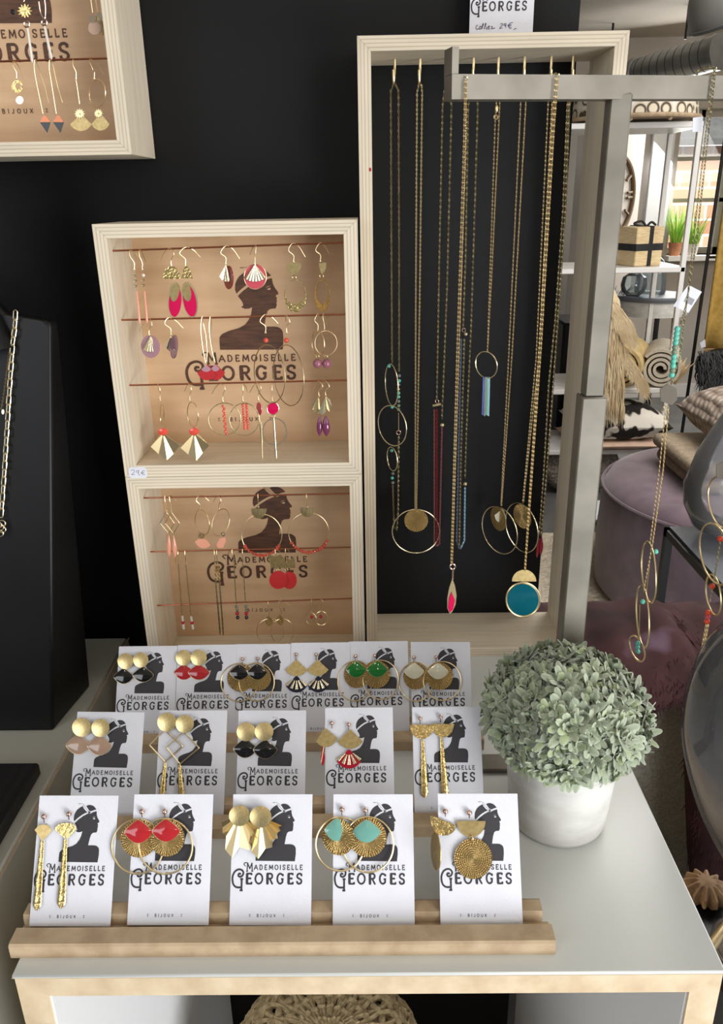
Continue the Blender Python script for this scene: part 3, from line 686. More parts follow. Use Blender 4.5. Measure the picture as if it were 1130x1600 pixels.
def rim(nm, cx, cy, rx, ry, mat='gold', r=.0004, off=.0004, sgn=1, rot=0, par=None, n=6):
    C, u, v, nn, L = metric(ell(cx, cy, rx, ry, 40), off, yawof(rx, ry, sgn), radians(rot))
    return part(MB().tube([C+u*x+v*y for x, y in L], r, n, closed=True), nm, mat, par)
def wire(nm, pts, mat='gold', r=.00045, off=None, sm=5, par=None, closed=False):
    off = off or [0]*len(pts); P = [Mp(*p, o) for p, o in zip(pts, off)]
    if sm: P = smoothpath(P, sm)
    elif closed:
        n_ = len(P); P = [P[i]+(P[(i+d) % n_]-P[i])*k for i in range(n_) for d, k in ((-1, .02), (1, .02))]; P = [a if j % 2 == 0 else a for j, a in enumerate(P)]
        P = [q for j in range(len(P)) for q in (P[j], P[j]+(P[(j+1) % len(P)]-P[j])*.03, P[j]+(P[(j+1) % len(P)]-P[j])*.97)]
    return part(MB().tube(P, r, 6, closed=closed), nm, mat, par)
def hook(x, y, xb, yb, tx=None, ty=None, bulge=None, r=.00042):
    """fish hook: small loop at (xb,yb), over the rod at (x,y), tail (tx,ty) behind the rod"""
    P = [(xb, yb), (xb, yb-(yb-y)*.35)]; O = [.0006, .0012]
    if bulge: P.append(bulge); O.append(.0026)
    else: P.append((x, y+(yb-y)*.3)); O.append(.0024)
    P.append((x, y-1.5)); O.append(.0006)
    if tx is not None: P += [((x+tx)/2, y+(ty-y)*.25), (tx, ty)]; O += [-.004, -.006]
    else: P += [(x+1, y+(yb-y)*.35)]; O += [-.0035]
    wire('ear_hook', P, 'gold', r, O)
    rim('jump_ring', xb, yb+.006/.006*1.2*G.s/5, 1.1*G.s, 1.3*G.s, 'gold', .0003, .0004)
def stud(x, y, d=30):
    o = MB().ball(Mp(x, y, .0012), .0021 if G.big else .0019, 14, 9); part(o, 'stud_ball', 'silver')
    wire('connector', [(x, y+4), (x-1, y+d*.5), (x, y+d)], 'silver', .0005, [.001, .0022, .0012], 3)
G.big = False
def bead(nm, x, y, r, mat, off=.0008, sc=(1, 1, 1), par=None):
    return part(MB().ball(Mp(x, y, off), r, 12, 8, sc), nm, mat, par)
def beads(nm, pts, r, mat, off=.0008, par=None):
    mb = MB()
    for (x, y) in pts: mb.ball(Mp(x, y, off), r, 8, 6)
    return part(mb, nm, mat, par)
def stick(nm, a, b, w0, w1, mat, off=.0006, flat=.4, par=None, rounded=True):
    """bar tapering from width w0 to w1 (crop pixels)"""
    A, B = Mp(*a, off), Mp(*b, off); t = (B-A); L = t.length; t.normalize(); sd = t.cross(G.n).normalized()
    k = (Mp(a[0]+1, a[1])-Mp(*a)).length; vs = []; fs = []; N = 14; n = 10
    for i in range(N+1):
        f = i/N; r = (w0+(w1-w0)*f)*k/2
        if rounded and f > .93: r *= sqrt(max(.02, 1-((f-.93)/.07)**2*.9))
        for q in range(n):
            an = 2*pi*q/n; vs.append(A+t*L*f+sd*r*cos(an)+G.n*r*flat*sin(an))
    for i in range(N):
        for q in range(n): fs.append((i*n+q, i*n+(q+1) % n, (i+1)*n+(q+1) % n, (i+1)*n+q))
    fs += [tuple(range(n))[::-1], tuple(N*n+q for q in range(n))]
    return part(MB().add(vs, fs), nm, mat, par)
def drop(nm, a, b, w, mat, off=.0008, flat=.7, peak=.6, par=None):
    A, B = Mp(*a, off), Mp(*b, off); t = (B-A); L = t.length; t.normalize(); sd = t.cross(G.n).normalized()
    k = (Mp(a[0]+1, a[1])-Mp(*a)).length; vs = []; fs = []; N = 14; n = 12
    for i in range(N+1):
        f = i/N; g = f**(math.log(.5)/math.log(peak)); r = max(.06, sin(pi*g)**.7 if 0 < f < 1 else 0)*w*k/2
        for q in range(n): an = 2*pi*q/n; vs.append(A+t*L*f+sd*r*cos(an)+G.n*r*flat*sin(an))
    for i in range(N):
        for q in range(n): fs.append((i*n+q, i*n+(q+1) % n, (i+1)*n+(q+1) % n, (i+1)*n+q))
    fs += [tuple(range(n))[::-1], tuple(N*n+q for q in range(n))]
    return part(MB().add(vs, fs), nm, mat, par)
def smclosed(S, n=3):
    Q = S+S[:3]; P = smoothpath2(Q[:], n); return P[n:n+n*len(S)]
def enam(cx, cy, w, h, mat, off=.001, dome=.0012, rot=0, yaw=0, rimmat='gold'):
    """wide fan in domed enamel with a thin gold back"""
    S = [(-.1, -1), (.1, -1), (.38, -.78), (.72, -.42), (1, .0), (.86, .36), (.6, .7), (.3, .93), (0, 1), (-.3, .93), (-.6, .7), (-.86, .36), (-1, 0), (-.72, -.42), (-.38, -.78)]
    pts = [(cx+a*w/2, cy+b*h/2) for a, b in smclosed(S)]
    o = plate('enamel_fan', pts, mat, off, .0005, dome, yaw, rot, 7)
    C, u, v, n, L = metric(pts, off, yaw, radians(rot))
    part(MB().tube([C+u*x+v*y for x, y in L], .00032, 6, closed=True), 'rim', rimmat, o)
    return o
def fanflat(nm, cx, cy, w, h, mat, off=.0008, rot=0, yaw=0, th=.0005):
    S = [(-.07, -1), (.07, -1), (.5, -.4), (1, .22), (.7, .66), (.36, .92), (0, 1), (-.36, .92), (-.7, .66), (-1, .22), (-.5, -.4)]
    return plate(nm, [(cx+a*w/2, cy+b*h/2) for a, b in S], mat, off, th, 0, yaw, rot)
def pleat(nm, apex, outer, depth, mat, off=.001, w0=.12, par=None):
    """pleated sheet from a narrow top to a zig-zag outer edge"""
    n = len(outer); mb = MB(); vs = []
    for k in (0, 1):
        for i, p in enumerate(outer):
            q = (apex[0]+(p[0]-apex[0])*w0, apex[1]+(p[1]-apex[1])*w0)
            z = depth if i % 2 else 0
            vs.append(Mp(*q, off+z*.25-k*.0003)); vs.append(Mp(*p, off+z-k*.0003))
    fs = []
    for k in (0, 1):
        b = k*2*n
        for i in range(n-1):
            f = (b+2*i, b+2*i+2, b+2*i+3, b+2*i+1); fs.append(f if k == 0 else f[::-1])
    return part(mb.add(vs, fs), nm, mat, par, angle=15)
def fanpts(ap, R, a0, a1, n, sq=1): return [(ap[0]+R*sin(radians(a0+(a1-a0)*i/(n-1)))*sq, ap[1]+R*cos(radians(a0+(a1-a0)*i/(n-1)))) for i in range(n)]
def chain3(nm, P, link=.0030, wd=.0011, r=.00026, mat='gold', par=None, box=False):
    """real links, each turned a quarter turn against the last"""
    P = [V(p) for p in P]; d = [0]
    for i in range(1, len(P)): d.append(d[-1]+(P[i]-P[i-1]).length)
    n = max(2, int(d[-1]/(link*.78))); mb = MB(); j = 0
    M, S = 8, 3
    for i in range(n):
        s = d[-1]*(i+.5)/n
        while j < len(P)-2 and d[j+1] < s: j += 1
        t = (P[j+1]-P[j]).normalized(); c = P[j]+t*(s-d[j])
        h = V((0, -1, 0)); h = (h-t*h.dot(t)).normalized(); q = t.cross(h)
        ang = pi/4+(pi/2 if i % 2 else 0)-.25; side = q*cos(ang)+h*sin(ang); nn = t.cross(side)
        vs = []; fs = []
        for a in range(M):
            an = 2*pi*a/M; dr = t*cos(an)*link*.5+side*sin(an)*wd*.5; rd = (t*cos(an)+side*sin(an)).normalized()
            for b in range(S):
                bn = 2*pi*b/S+.5; vs.append(c+dr+rd*r*cos(bn)+nn*r*sin(bn))
        for a in range(M):
            for b in range(S): fs.append((a*S+b, a*S+(b+1) % S, ((a+1) % M)*S+(b+1) % S, ((a+1) % M)*S+b))
        mb.add(vs, fs)
    o = part(mb, nm, mat, par); return o
def chain(nm, pts, mat='gold', link=.0030, wd=.0011, r=.00022, off=.0006, par=None):
    return chain3(nm, [Mp(*p, off) for p in pts], link, wd, r, mat, par)
def crescent(nm, o, i, mat, off=.0006, yaw=0, par=None):
    """oval plate with an off-centre oval opening; o,i = (cx,cy,rx,ry)"""
    n = 40; C, u, v, nn, L = metric(ell(*o, n)+ell(*i, n), off, yaw, 0, (o[0], o[1])); vs = []
    for z in (.0006, 0):
        for x, y in L: vs.append(C+u*x+v*y+nn*z)
    fs = []
    for k in range(n):
        m_ = (k+1) % n
        fs += [(k, m_, n+m_, n+k), (2*n+k, 3*n+k, 3*n+m_, 2*n+m_), (k, 2*n+k, 2*n+m_, m_), (n+k, n+m_, 3*n+m_, 3*n+k)]
    return part(MB().add(vs, fs), nm, mat, par)
def flower(nm, x, y, r, mat='gold', off=.0012, n=12):
    pts = []
    for i in range(n*2): a = pi*i/n; rr = r*(1 if i % 2 == 0 else .62); pts.append((x+rr*cos(a), y+rr*sin(a)))
    o = plate(nm, pts, mat, off, .0004); bead('centre', x, y, .0007, mat, off+.0008, par=o); return o
def L_(side, txt): return '%s earring %s' % (side, txt)

# ================= upper box =================
vplane(.7702); crop(140, 340, 5.136); gp = 'earrings on the top rod of the upper box'
tx = 'with peach stick under dark square beads, top left of upper box'
E_(L_('left', tx), 'earring', 325, 265, gp); hook(325, 265, 358, 415, 420, 350)
for (x, y) in ((362, 468), (370, 508), (371, 548)): part(MB().bbox(Mp(x-9, y+9, 0), Mp(x+9, y-9, 0)+V((0, -.0026, 0)), .0003), 'square_bead', 'antique')
stick('peach_stick', (378, 590), (403, 855), 15, 22, 'peach', flat=.8)
E_(L_('right', tx), 'earring', 400, 265, gp); hook(400, 262, 422, 415, 450, 355)
bead('clear_bead', 432, 463, .0017, 'white')
for (x, y) in ((430, 503), (431, 543)): part(MB().bbox(Mp(x-9, y+9, 0), Mp(x+9, y-9, 0)+V((0, -.0026, 0)), .0003), 'square_bead', 'antique')
stick('peach_stick', (440, 590), (462, 850), 15, 22, 'peach', flat=.8)
tx = 'with vivid pink oval below brass half disc, upper box'
E_(L_('left', tx), 'earring', 650, 250, gp); hook(645, 248, 655, 385, 560, 355, (676, 290))
plate('half_disc', [(590, 492), (592, 455), (606, 420), (630, 395), (658, 388), (686, 396), (712, 424), (728, 460), (733, 492)], 'hammer', .0004)
o = disc('oval', 683, 660, 56, 'gold', 143, 0, rot=3, th=.0005, sgn=0) if False else plate('oval_frame', ell(683, 658, 57, 143), 'gold', 0, .0005, 0, 0, -3)
plate('pink_enamel', ell(687, 675, 50, 122), 'pink', .0006, .0003, .0004, 0, -3, par=o); plate('textured_leaf', ell(682, 598, 36, 76), 'dull', .0012, .0004, 0, 0, -6, par=o)
E_(L_('right', tx), 'earring', 770, 240, gp); hook(772, 238, 768, 385, 890, 318, (722, 285))
plate('half_disc', [(738, 485), (750, 430), (768, 388), (785, 388), (812, 430), (828, 490)], 'hammer', .0006)
o = plate('oval_frame', ell(806, 658, 62, 145), 'gold', 0, .0005, 0, 0, 11)
plate('pink_enamel', ell(804, 668, 52, 126), 'pink', .0006, .0003, .0004, 0, 11, par=o); plate('textured_leaf', ell(780, 596, 36, 76), 'dull', .0012, .0004, 0, 0, 10, par=o)
crop(340, 340, 4.708)
tx = 'with brass shell on rose enamel disc, upper box'
E_(L_('left', tx), 'earring', 62, 210, gp); hook(62, 208, 60, 340, 163, 303, (22, 258))
disc('rose_disc', 84, 440, 34, 'wine', 88, 0, th=.0008); pleat('shell', (62, 345), [(12, 435), (28, 452), (40, 462), (52, 468), (64, 470), (76, 470), (92, 462)], .0008, 'gold_pale', .003, .03)
E_(L_('right', tx), 'earring', 280, 205, gp); hook(280, 205, 275, 345, 236, 275)
disc('rose_disc', 277, 435, 82, 'rose', 92, 0, dome=.0006); rim('rim', 277, 435, 82, 92, 'gold'); pleat('shell', (275, 342), fanpts((275, 342), 128, -36, 40, 15), .0007, 'gold_pale', .0022, .03)
tx = 'with brass heart plate over speckled oval hoop, upper box top right'
E_(L_('left', tx), 'earring', 550, 190, gp); hook(552, 190, 558, 325, 645, 290, (521, 240))
plate('heart_plate', [(510, 332), (530, 330), (548, 340), (562, 336), (580, 330), (616, 334), (612, 372), (592, 404), (560, 418), (530, 404), (514, 372)], 'dull', .0004)
rim('jump_ring', 564, 440, 13, 18); crescent('oval_hoop', (573, 575, 82, 123), (571, 549, 74, 88), 'hammer')
E_(L_('right', tx), 'earring', 750, 190, gp); hook(752, 188, 755, 320, 820, 265, (721, 240))
plate('heart_plate', [(745, 332), (760, 338), (775, 330), (800, 332), (798, 372), (784, 404), (764, 412), (752, 380)], 'dull', .0004)
rim('jump_ring', 765, 430, 13, 18); crescent('oval_hoop', (772, 572, 54, 120), (772, 549, 46, 87), 'hammer', yaw=50)
gp = 'earrings on the middle rod of the upper box'; crop(140, 340, 5.136)
tx = 'with brass shell on lilac enamel disc, middle rod at left'
E_(L_('left', tx), 'earring', 485, 810, gp); hook(482, 812, 478, 940, 400, 910, (500, 860))
disc('lilac_disc', 490, 1035, 75, 'lilac', 92, 0, dome=.0006); pleat('shell', (487, 948), fanpts((487, 948), 128, -27, 42, 15), .0007, 'gold_pale', .0022, .03)
E_(L_('right', tx), 'earring', 630, 805, gp); hook(632, 806, 650, 938, 750, 887, (603, 850))
disc('lilac_disc', 676, 1035, 31, 'lilacd', 90, 0, th=.0008, sgn=-1); pleat('shell', (650, 950), [(606, 1030), (618, 1050), (630, 1062), (642, 1070), (655, 1075), (668, 1072), (680, 1062)], .0008, 'gold_pale', .0026, .03)
crop(280, 400, 5.65)
tx = 'on long gold V wire with lilac and red enamel fan, middle rod'
for sd, X, Y, pts, fn in (('left', 197, 540, [(200, 542), (190, 640), (206, 800), (232, 940)], (246, 1028, 168, 140)), ('right', 272, 540, [(272, 542), (264, 640), (284, 810), (315, 935)], (330, 1024, 150, 140))):
    dx = X-197
    E_(L_(sd, tx), 'earring', X, Y, gp); wire('long_hook', pts[::-1]+[(X+4, 536), (X+14, 590), (X+38-dx*.4, 700), (X+50-dx*.4, 850), (X+46-dx*.1, 930)], 'gold', .00042, [.0006, .0014, .002, .0014, .001, -.003, -.004, -.004, -.002])
    of = .0022 if sd == 'left' else .0002
    fanflat('red_fan', fn[0], fn[1], fn[2], fn[3], 'redm', of, rot=-8 if sd == 'left' else 8); fanflat('lilac_cap', fn[0]-6+(0 if sd == 'left' else -4), fn[1]-36, fn[2]*.52, fn[3]*.44, 'lilac', of+.0007)
tx = 'with coral bead above large thin oval hoop, middle rod'
crop(340, 340, 4.708)
E_(L_('left', tx), 'earring', 345, 715, gp); hook(348, 714, 352, 845, 445, 778, (312, 762)); bead('coral_bead', 356, 903, .0024, 'coral')
G.oy = 540; rim('oval_hoop', 380, 208, 112, 216, 'antique', .0005); G.oy = 340
E_(L_('right', tx), 'earring', 508, 713, gp); hook(500, 713, 508, 845, None, None, (531, 765)); bead('coral_bead', 507, 903, .0024, 'coral')
G.oy = 540; rim('oval_hoop', 520, 218, 110, 224, 'antique', .0005, .0018); G.oy = 340
tx = 'with round hoop and mauve bead, middle rod at right'
E_(L_('left', tx), 'earring', 740, 705, gp); hook(742, 705, 737, 832, None, None, (713, 755)); rim('hoop', 740, 925, 45, 92, 'gold', .0005)
G.oy = 540; rim('jump_ring', 736, 78, 9, 13); bead('mauve_bead', 735, 132, .0046, 'mauve'); G.oy = 340
E_(L_('right', tx), 'earring', 776, 710, gp); hook(776, 710, 785, 830, 805, 790); rim('hoop', 797, 925, 82, 90, 'gold', .0005, .0016)
G.oy = 540; rim('jump_ring', 798, 78, 9, 13); bead('mauve_bead', 803, 132, .0046, 'mauve'); G.oy = 340
gp = 'earrings on the bottom rod of the upper box'; crop(180, 540, 5.65)
tx = 'with pleated brass kite under coral bead, bottom rod of upper box'
for sd, X, XB, hc, hr, cc_, ot in (('left', 375, 395, (413, 608), (14, 115), (423, 760), [(395, 788), (313, 893), (384, 958), (458, 1010), (515, 955), (572, 883), (455, 786)]), ('right', 652, 658, (685, 606), (46, 110), (697, 757), [(672, 784), (577, 903), (645, 962), (718, 1015), (772, 948), (832, 880), (735, 784)])):
    E_(L_(sd, tx), 'earring', X, 345, gp); hook(X, 343, XB, 480, X-38 if sd == 'right' else X+8, 400, (X+20, 385)); rim('oval_hoop', *hc, *hr, 'gold', .0005)
    plate('coral_bead', ell(*cc_, 45, 32, 12), 'coral', .0008, .001, .001); pleat('brass_kite', (cc_[0], 775), ot, .0032, 'gold', .0012, .12)
tx = 'with thin round hoop around coral bead strand, upper box bottom rod'
E_(L_('left', tx), 'earring', 940, 340, gp); hook(938, 340, 950, 490, 852, 425, (970, 380)); rim('hoop', 965, 648, 143, 141, 'antique', .0005)
beads('coral_strand', [(955+25*i/11+(5 if i % 2 else -5), 535+245*i/11) for i in range(12)], .0014, 'coral')
crop(340, 540, 4.708)
E_(L_('right', tx), 'earring', 187, 285, gp); hook(187, 285, 185, 405, 225, 345); rim('hoop', 197, 542, 110, 119, 'antique', .0005, .0016)
beads('coral_strand', [(186+13*i/9, 434+176*i/9) for i in range(10)]+[(212+13*i/9, 434+176*i/9) for i in range(10)], .0014, 'coral')
tx = 'with raspberry disc above gold ring and bar, bottom rod'
E_(L_('left', tx), 'earring', 300, 275, gp); hook(296, 276, 300, 400, 236, 345, (320, 312))
o = disc('raspberry_disc', 308, 465, 17, 'pink', 48, th=.0008); stick('gold_bar', (308, 540), (330, 735), 9, 11, 'antique'); stick('gold_bar', (322, 560), (331, 850), 5, 7, 'gold', .0016)
E_(L_('right', tx), 'earring', 400, 280, gp); hook(400, 282, 402, 405)
disc('raspberry_disc', 407, 463, 43, 'pink', 45, dome=.0006); rim('rim', 407, 463, 43, 45, 'gold_pale', .0005); rim('jump_ring', 412, 518, 8, 12)
crescent('gold_ring', (420, 632, 92, 102), (420, 632, 84, 94), 'gold_pale'); stick('gold_bar', (411, 530), (432, 850), 12, 15, 'gold_pale', .0014, .3)
tx = 'with crumpled brass shell above purple drop, bottom rod at right'
E_(L_('left', tx), 'earring', 750, 262, gp); hook(744, 262, 745, 368, 705, 325, (773, 300)); pleat('brass_shell', (742, 372), [(698, 430), (698, 470), (708, 505), (725, 512), (742, 500), (755, 460), (768, 430)], .002, 'gold_pale', .0008, .05); drop('purple_drop', (750, 515), (750, 668), 42, 'purple', peak=.55)
E_(L_('right', tx), 'earring', 798, 258, gp); hook(792, 258, 795, 366, 770, 320, (822, 300)); pleat('brass_shell', (795, 370), [(742, 490), (765, 510), (790, 500), (805, 470), (825, 488), (842, 450), (830, 400)], .002, 'gold_pale', .003, .05); drop('purple_drop', (795, 512), (802, 668), 58, 'purple', .003, peak=.55)

# ================= lower box =================
crop(200, 740, 5.65); gp = 'earrings on the top rod of the lower box'
tx = 'with wire diamond and peach spindle drop, lower box left'
E_(L_('left', tx), 'earring', 325, 195, gp); hook(325, 195, 337, 330); wire('wire_diamond', [(335, 335), (283, 437), (360, 530), (408, 437)], 'antique', .0005, sm=0, closed=True); drop('peach_drop', (360, 540), (364, 738), 42, 'peach')
E_(L_('right', tx), 'earring', 370, 195, gp); hook(368, 196, 380, 330, 425, 240); wire('wire_diamond', [(382, 340), (328, 437), (402, 530), (455, 437)], 'antique', .0005, [.0012]*4, sm=0, closed=True); drop('peach_drop', (403, 545), (416, 745), 46, 'peach', .002)
tx = 'with oval wire hoop, small flower and peach fan, lower box'
E_(L_('left', tx), 'earring', 628, 195, gp); hook(630, 195, 632, 312, 715, 240, (601, 235)); rim('oval_hoop', 655, 430, 62, 112, 'gold', .0005); flower('flower', 650, 548, 34, 'dull')
plate('peach_fan', [(622, 575), (592, 600), (620, 640), (655, 658), (688, 660), (730, 632), (700, 590), (670, 570)], 'peach', .0008)
E_(L_('right', tx), 'earring', 802, 197, gp); hook(798, 198, 803, 312, 755, 250, (822, 240)); rim('oval_hoop', 820, 430, 80, 110, 'gold', .0005, sgn=-1); flower('flower', 838, 535, 24, 'gold_pale')
plate('peach_fan', [(810, 570), (780, 632), (800, 655), (838, 655), (868, 590), (862, 560), (835, 565)], 'peach', .0008)
crop(370, 740, 4.913)
tx = 'with big gold hoop, brass half disc and coral chips, lower box'
rnd = random.Random(5)
for sd, X, XB, hd, hc, a0, a1 in (('left', 162, 165, (170, 268, 60, 76), (192, 470, 155, 158), 146, 32), ('right', 535, 540, (542, 262, 57, 72), (553, 452, 155, 152), 148, 24)):
    E_(L_(sd, tx), 'earring', X, 155, gp); hook(X, 155, XB, 255)
    plate('half_disc', ell(*hd, 22, 0, 180), 'brass', .0008, .0005, .0003); rim('hoop', *hc, 'gold', .0005)
    for i in range(16):
        a = radians(a0+(a1-a0)*i/15); x, y = hc[0]+hc[2]*cos(a), hc[1]+hc[3]*sin(a)
        b = MB(); b.ball((0, 0, 0), 1, 6, 4); c = Mp(x, y, .0006); s = [rnd.uniform(.0013, .0027) for _ in range(3)]
        R_ = Matrix.Rotation(rnd.uniform(0, 3), 3, 'X') @ Matrix.Rotation(rnd.uniform(0, 3), 3, 'Z')
        b.v = [c+R_ @ V((p.x*s[0], p.y*s[1]*.8, p.z*s[2])) for p in b.v]; part(b, 'coral_chip', 'salmon', angle=20)
gp = 'earrings on the middle rod of the lower box'; crop(200, 740, 5.65)
tx = 'on fine chain ending in white and red tube, lower box'
for sd, X, XB, c0, c1, t0, t1 in (('left', 440, 443, (445, 800), (475, 1250), (480, 1258), (492, 1370)), ('right', 502, 510, (512, 810), (555, 1250), (558, 1262), (574, 1370))):
    E_(L_(sd, tx), 'earring', X, 682, gp); hook(X, 682, XB, 790, (X-22 if sd == 'left' else None), 790 if sd == 'left' else None)
    chain('fine_chain', [c0, c1], 'antique', .0018, .0011, .00028); stick('white_tube', t0, t1, 20, 24, 'white', flat=1, rounded=False)
    bead('red_bead', (t0[0]+t1[0])/2-1, (t0[1]+t1[1])/2, .0021, 'crimson', .001)
tx = 'with beaded link above long slim brass bar, lower box'
for sd, X, XB, b0, b1, o in (('left', 762, 768, (775, 950), (815, 1425), 0), ('right', 782, 788, (808, 948), (843, 1430), .0014)):
    E_(L_(sd, tx), 'earring', X, 678, gp); hook(X, 678, XB, 790); chain('bead_chain', [(XB+6, 800), (b0[0], 945)], 'gold', .0030, .0020, .0006, .0006+o); stick('brass_bar', b0, b1, 13, 15, 'antique', .0006+o, .5)
tx = 'on dark chain ending in grey red and navy beads, lower box'
for sd, X, Y, XB, c1, bl in (('left', 918, 663, 936, (955, 1150), [(957, 1175), (963, 1205), (965, 1235), (968, 1270)]), ('right', 1010, 665, 1016, (1037, 1140), [(1042, 1172), (1044, 1202), (1045, 1235), (1047, 1270)])):
    E_(L_(sd, tx), 'earring', X, Y, gp); hook(X, Y, XB, 790, *((880, 720) if sd == 'left' else (None, None))); chain('dark_chain', [(XB+1, 800), c1], 'antique', .0018, .0012, .0003)
    for (x, y), m_, rr in zip(bl, ('grey', 'grey', 'crimson', 'navy'), (.0018, .0016, .0022, .0021)): bead('bead', x, y, rr, m_)
crop(370, 740, 4.913)
tx = 'with folded brass plate above flat red disc, lower box'
E_(L_('right', tx), 'earring', 378, 572, gp); hook(374, 574, 380, 680, 405, 600); plate('folded_plate', [(385, 655), (410, 662), (440, 638), (452, 700), (434, 722), (380, 728), (372, 690)], 'dull', .0002); rim('jump_ring', 384, 738, 9, 12); disc('red_disc', 405, 818, 57, 'redm', 66, 0, th=.0008)
E_(L_('left', tx), 'earring', 298, 578, gp); hook(296, 580, 308, 676, 335, 605); plate('folded_plate', [(242, 618), (300, 640), (335, 618), (372, 662), (374, 724), (262, 722)], 'dull', .0016); rim('jump_ring', 315, 738, 9, 12, off=.0016); disc('red_disc', 320, 815, 70, 'redm', 69, .0018, th=.0008)
gp = 'earrings on the bottom rod of the lower box'
tx = 'with thin hoop behind small textured disc, lower box bottom rod'
E_(L_('left', tx), 'earring', 250, 980, gp); hook(242, 982, 250, 1085, 285, 1000); rim('hoop', 258, 1210, 106, 96, 'gold', .0004); disc('textured_disc', 248, 1133, 28, 'ray', 36, .001)
E_(L_('right', tx), 'earring', 335, 978, gp); hook(330, 978, 342, 1085, 410, 1010, (318, 1015)); rim('hoop', 350, 1212, 88, 98, 'gold', .0004, .0014); disc('textured_disc', 335, 1127, 26, 'ray', 35, .002)
tx = 'small hoop with red bead, bottom rod of lower box'
E_(L_('left', tx), 'earring', 575, 968, gp); hook(572, 968, 570, 1060, 605, 1010); rim('hoop', 572, 1118, 42, 51, 'gold', .0005); bead('red_bead', 576, 1101, .0019, 'crimson')
E_(L_('right', tx), 'earring', 650, 966, gp); hook(648, 966, 640, 1058, None, None, (660, 990)); rim('hoop', 650, 1111, 48, 53, 'gold', .0005, .001); bead('red_bead', 645, 1097, .0019, 'crimson')

# ================= box cut off at top left =================
vplane(.8095); crop(0, 0, 3.767); gp = 'earrings in the box at top left'
tx = 'with white twisted stick under brass charm, top left box'
E_(L_('left', tx), 'earring', 145, 20, gp); wire('ear_hook', [(148, -20), (140, 10)], 'gold', .0004, sm=0)
flower('sunburst', 147, 65, 44, 'hammer', n=12); rim('link_ring', 157, 142, 16, 18, 'silver', .0008); stick('white_stick', (162, 165), (191, 370), 14, 20, 'white', flat=.9)
E_(L_('right', tx), 'earring', 245, 10, gp); wire('ear_hook', [(262, -10), (268, 60), (262, 112), (240, 80), (228, 10)], 'silver', .0006); rim('link_ring', 260, 133, 16, 17, 'silver', .0008); stick('white_stick', (262, 155), (304, 350), 14, 20, 'white', flat=.9)
tx = 'with pale oval over dark disc, top left box corner'
E_(L_('left', tx), 'earring', 545, 10, gp); wire('ear_hook', [(532, -15), (540, 40), (545, 75)], 'gold', .0004); disc('dark_disc', 560, 164, 40, 'taupe', 42, th=.0006); disc('pale_oval', 545, 111, 17, 'gold_pale', 22, .0014)
E_(L_('right', tx), 'earring', 575, 10, gp); wire('ear_hook', [(560, -15), (570, 40), (575, 70)], 'gold', .0004, [.002]*3); disc('dark_disc', 604, 165, 26, 'antique', 42, -.001, th=.0006); disc('pale_oval', 583, 102, 20, 'gold_pale', 26, .0024)
E_('earring with open leaf oval above small disc, lower rod of top left box', 'earring', 80, 360, gp); hook(78, 362, 97, 460, 138, 458); crescent('leaf_oval', (103, 510, 32, 38), (108, 508, 16, 20), 'hammer'); disc('small_disc', 117, 590, 22, 'gold_pale', 23)
tx = 'on long V wire with two-tone kite, top left box'
for sd, X, xk in (('left', 203, 267), ('right', 291, 345)):
    E_(L_(sd, tx), 'earring', X, 358, gp); o = .0 if sd == 'left' else .001
    wire('long_hook', [(xk-14, 670), (X+10, 480), (X-2, 400), (X+2, 352), (X+18, 380), (X+60-(15 if sd == 'right' else 0), 500), (xk+22, 605)], 'gold', .0005, [.001, .001, .001, .0006, -.003, -.004, -.004])
    k = MB(); plate('copper_top', [(xk-32, 718), (xk-8, 678), (xk+8, 684), (xk+32, 718)], 'copper', o); plate('black_tip', [(xk-32, 720), (xk+32, 720), (xk+12, 782)], 'blackm', o)
tx = 'with brass flower over dull brass fan, top left box'
E_(L_('left', tx), 'earring', 430, 350, gp); hook(430, 350, 447, 465); wire('wire_drop', [(447, 470), (458, 540), (468, 612)], 'gold', .0005); fanflat('brass_fan', 478, 722, 128, 100, 'dull', .0); flower('flower', 470, 670, 32, 'gold', .0012)
E_(L_('right', tx), 'earring', 528, 352, gp); hook(527, 352, 555, 462, 612, 436, (548, 410)); rim('oval_hoop', 573, 550, 48, 82, 'gold', .0005); fanflat('brass_fan', 593, 720, 108, 100, 'dull', .001); flower('flower', 580, 668, 28, 'gold', .0022)

# ================= earrings on the cards =================
def cplane(k): plane(*card_plane(k)); G.off = .0008
def brushed(x, y, r, off=.0016, ry=None): return disc('brushed_disc', x, y, r, 'brass', ry, off, dome=.0008)
def pair(desc, gp, items, fn):
    for sd, it in zip(('left', 'right'), items):
        E_('%s earring %s' % (sd, desc), 'earring', it[0][0], it[0][1], gp); fn(sd, *it)
cplane(2); gp = 'earrings on the rear row cards'; crop(160, 990, 3.767)
def disc_fan(m, w=114, h=86):
    def f(sd, d, r, e, ww=None):
        o = 0 if sd == 'left' else .0012
        enam(e[0], e[1], ww or w, h, m, .0004+o); brushed(d[0], d[1], r, .0022+o)
    return f
pair('of gold disc and black enamel fan, far left rear card', gp, [((137, 163), 47, (125, 252)), ((227, 155), 45, (240, 242), 122)], disc_fan('black'))
pair('of gold disc and red enamel fan, rear row', gp, [((479, 143), 46, (480, 228)), ((568, 142), 47, (568, 228), 124)], disc_fan('red'))
def hooped(m, hoopr=.0006):
    def f(sd, s, hp, dc, en, eh=None):
        o = 0 if sd == 'left' else .0012
        stud(*s); rim('hoop', *hp, 'gold', hoopr, .0006+o, n=8); disc('rayed_disc', dc[0], dc[1], dc[2], 'ray', dc[3] if len(dc) > 3 else None, .0012+o, .0006); enam(en[0], en[1], en[2], en[3], m, .0026+o)
    return f
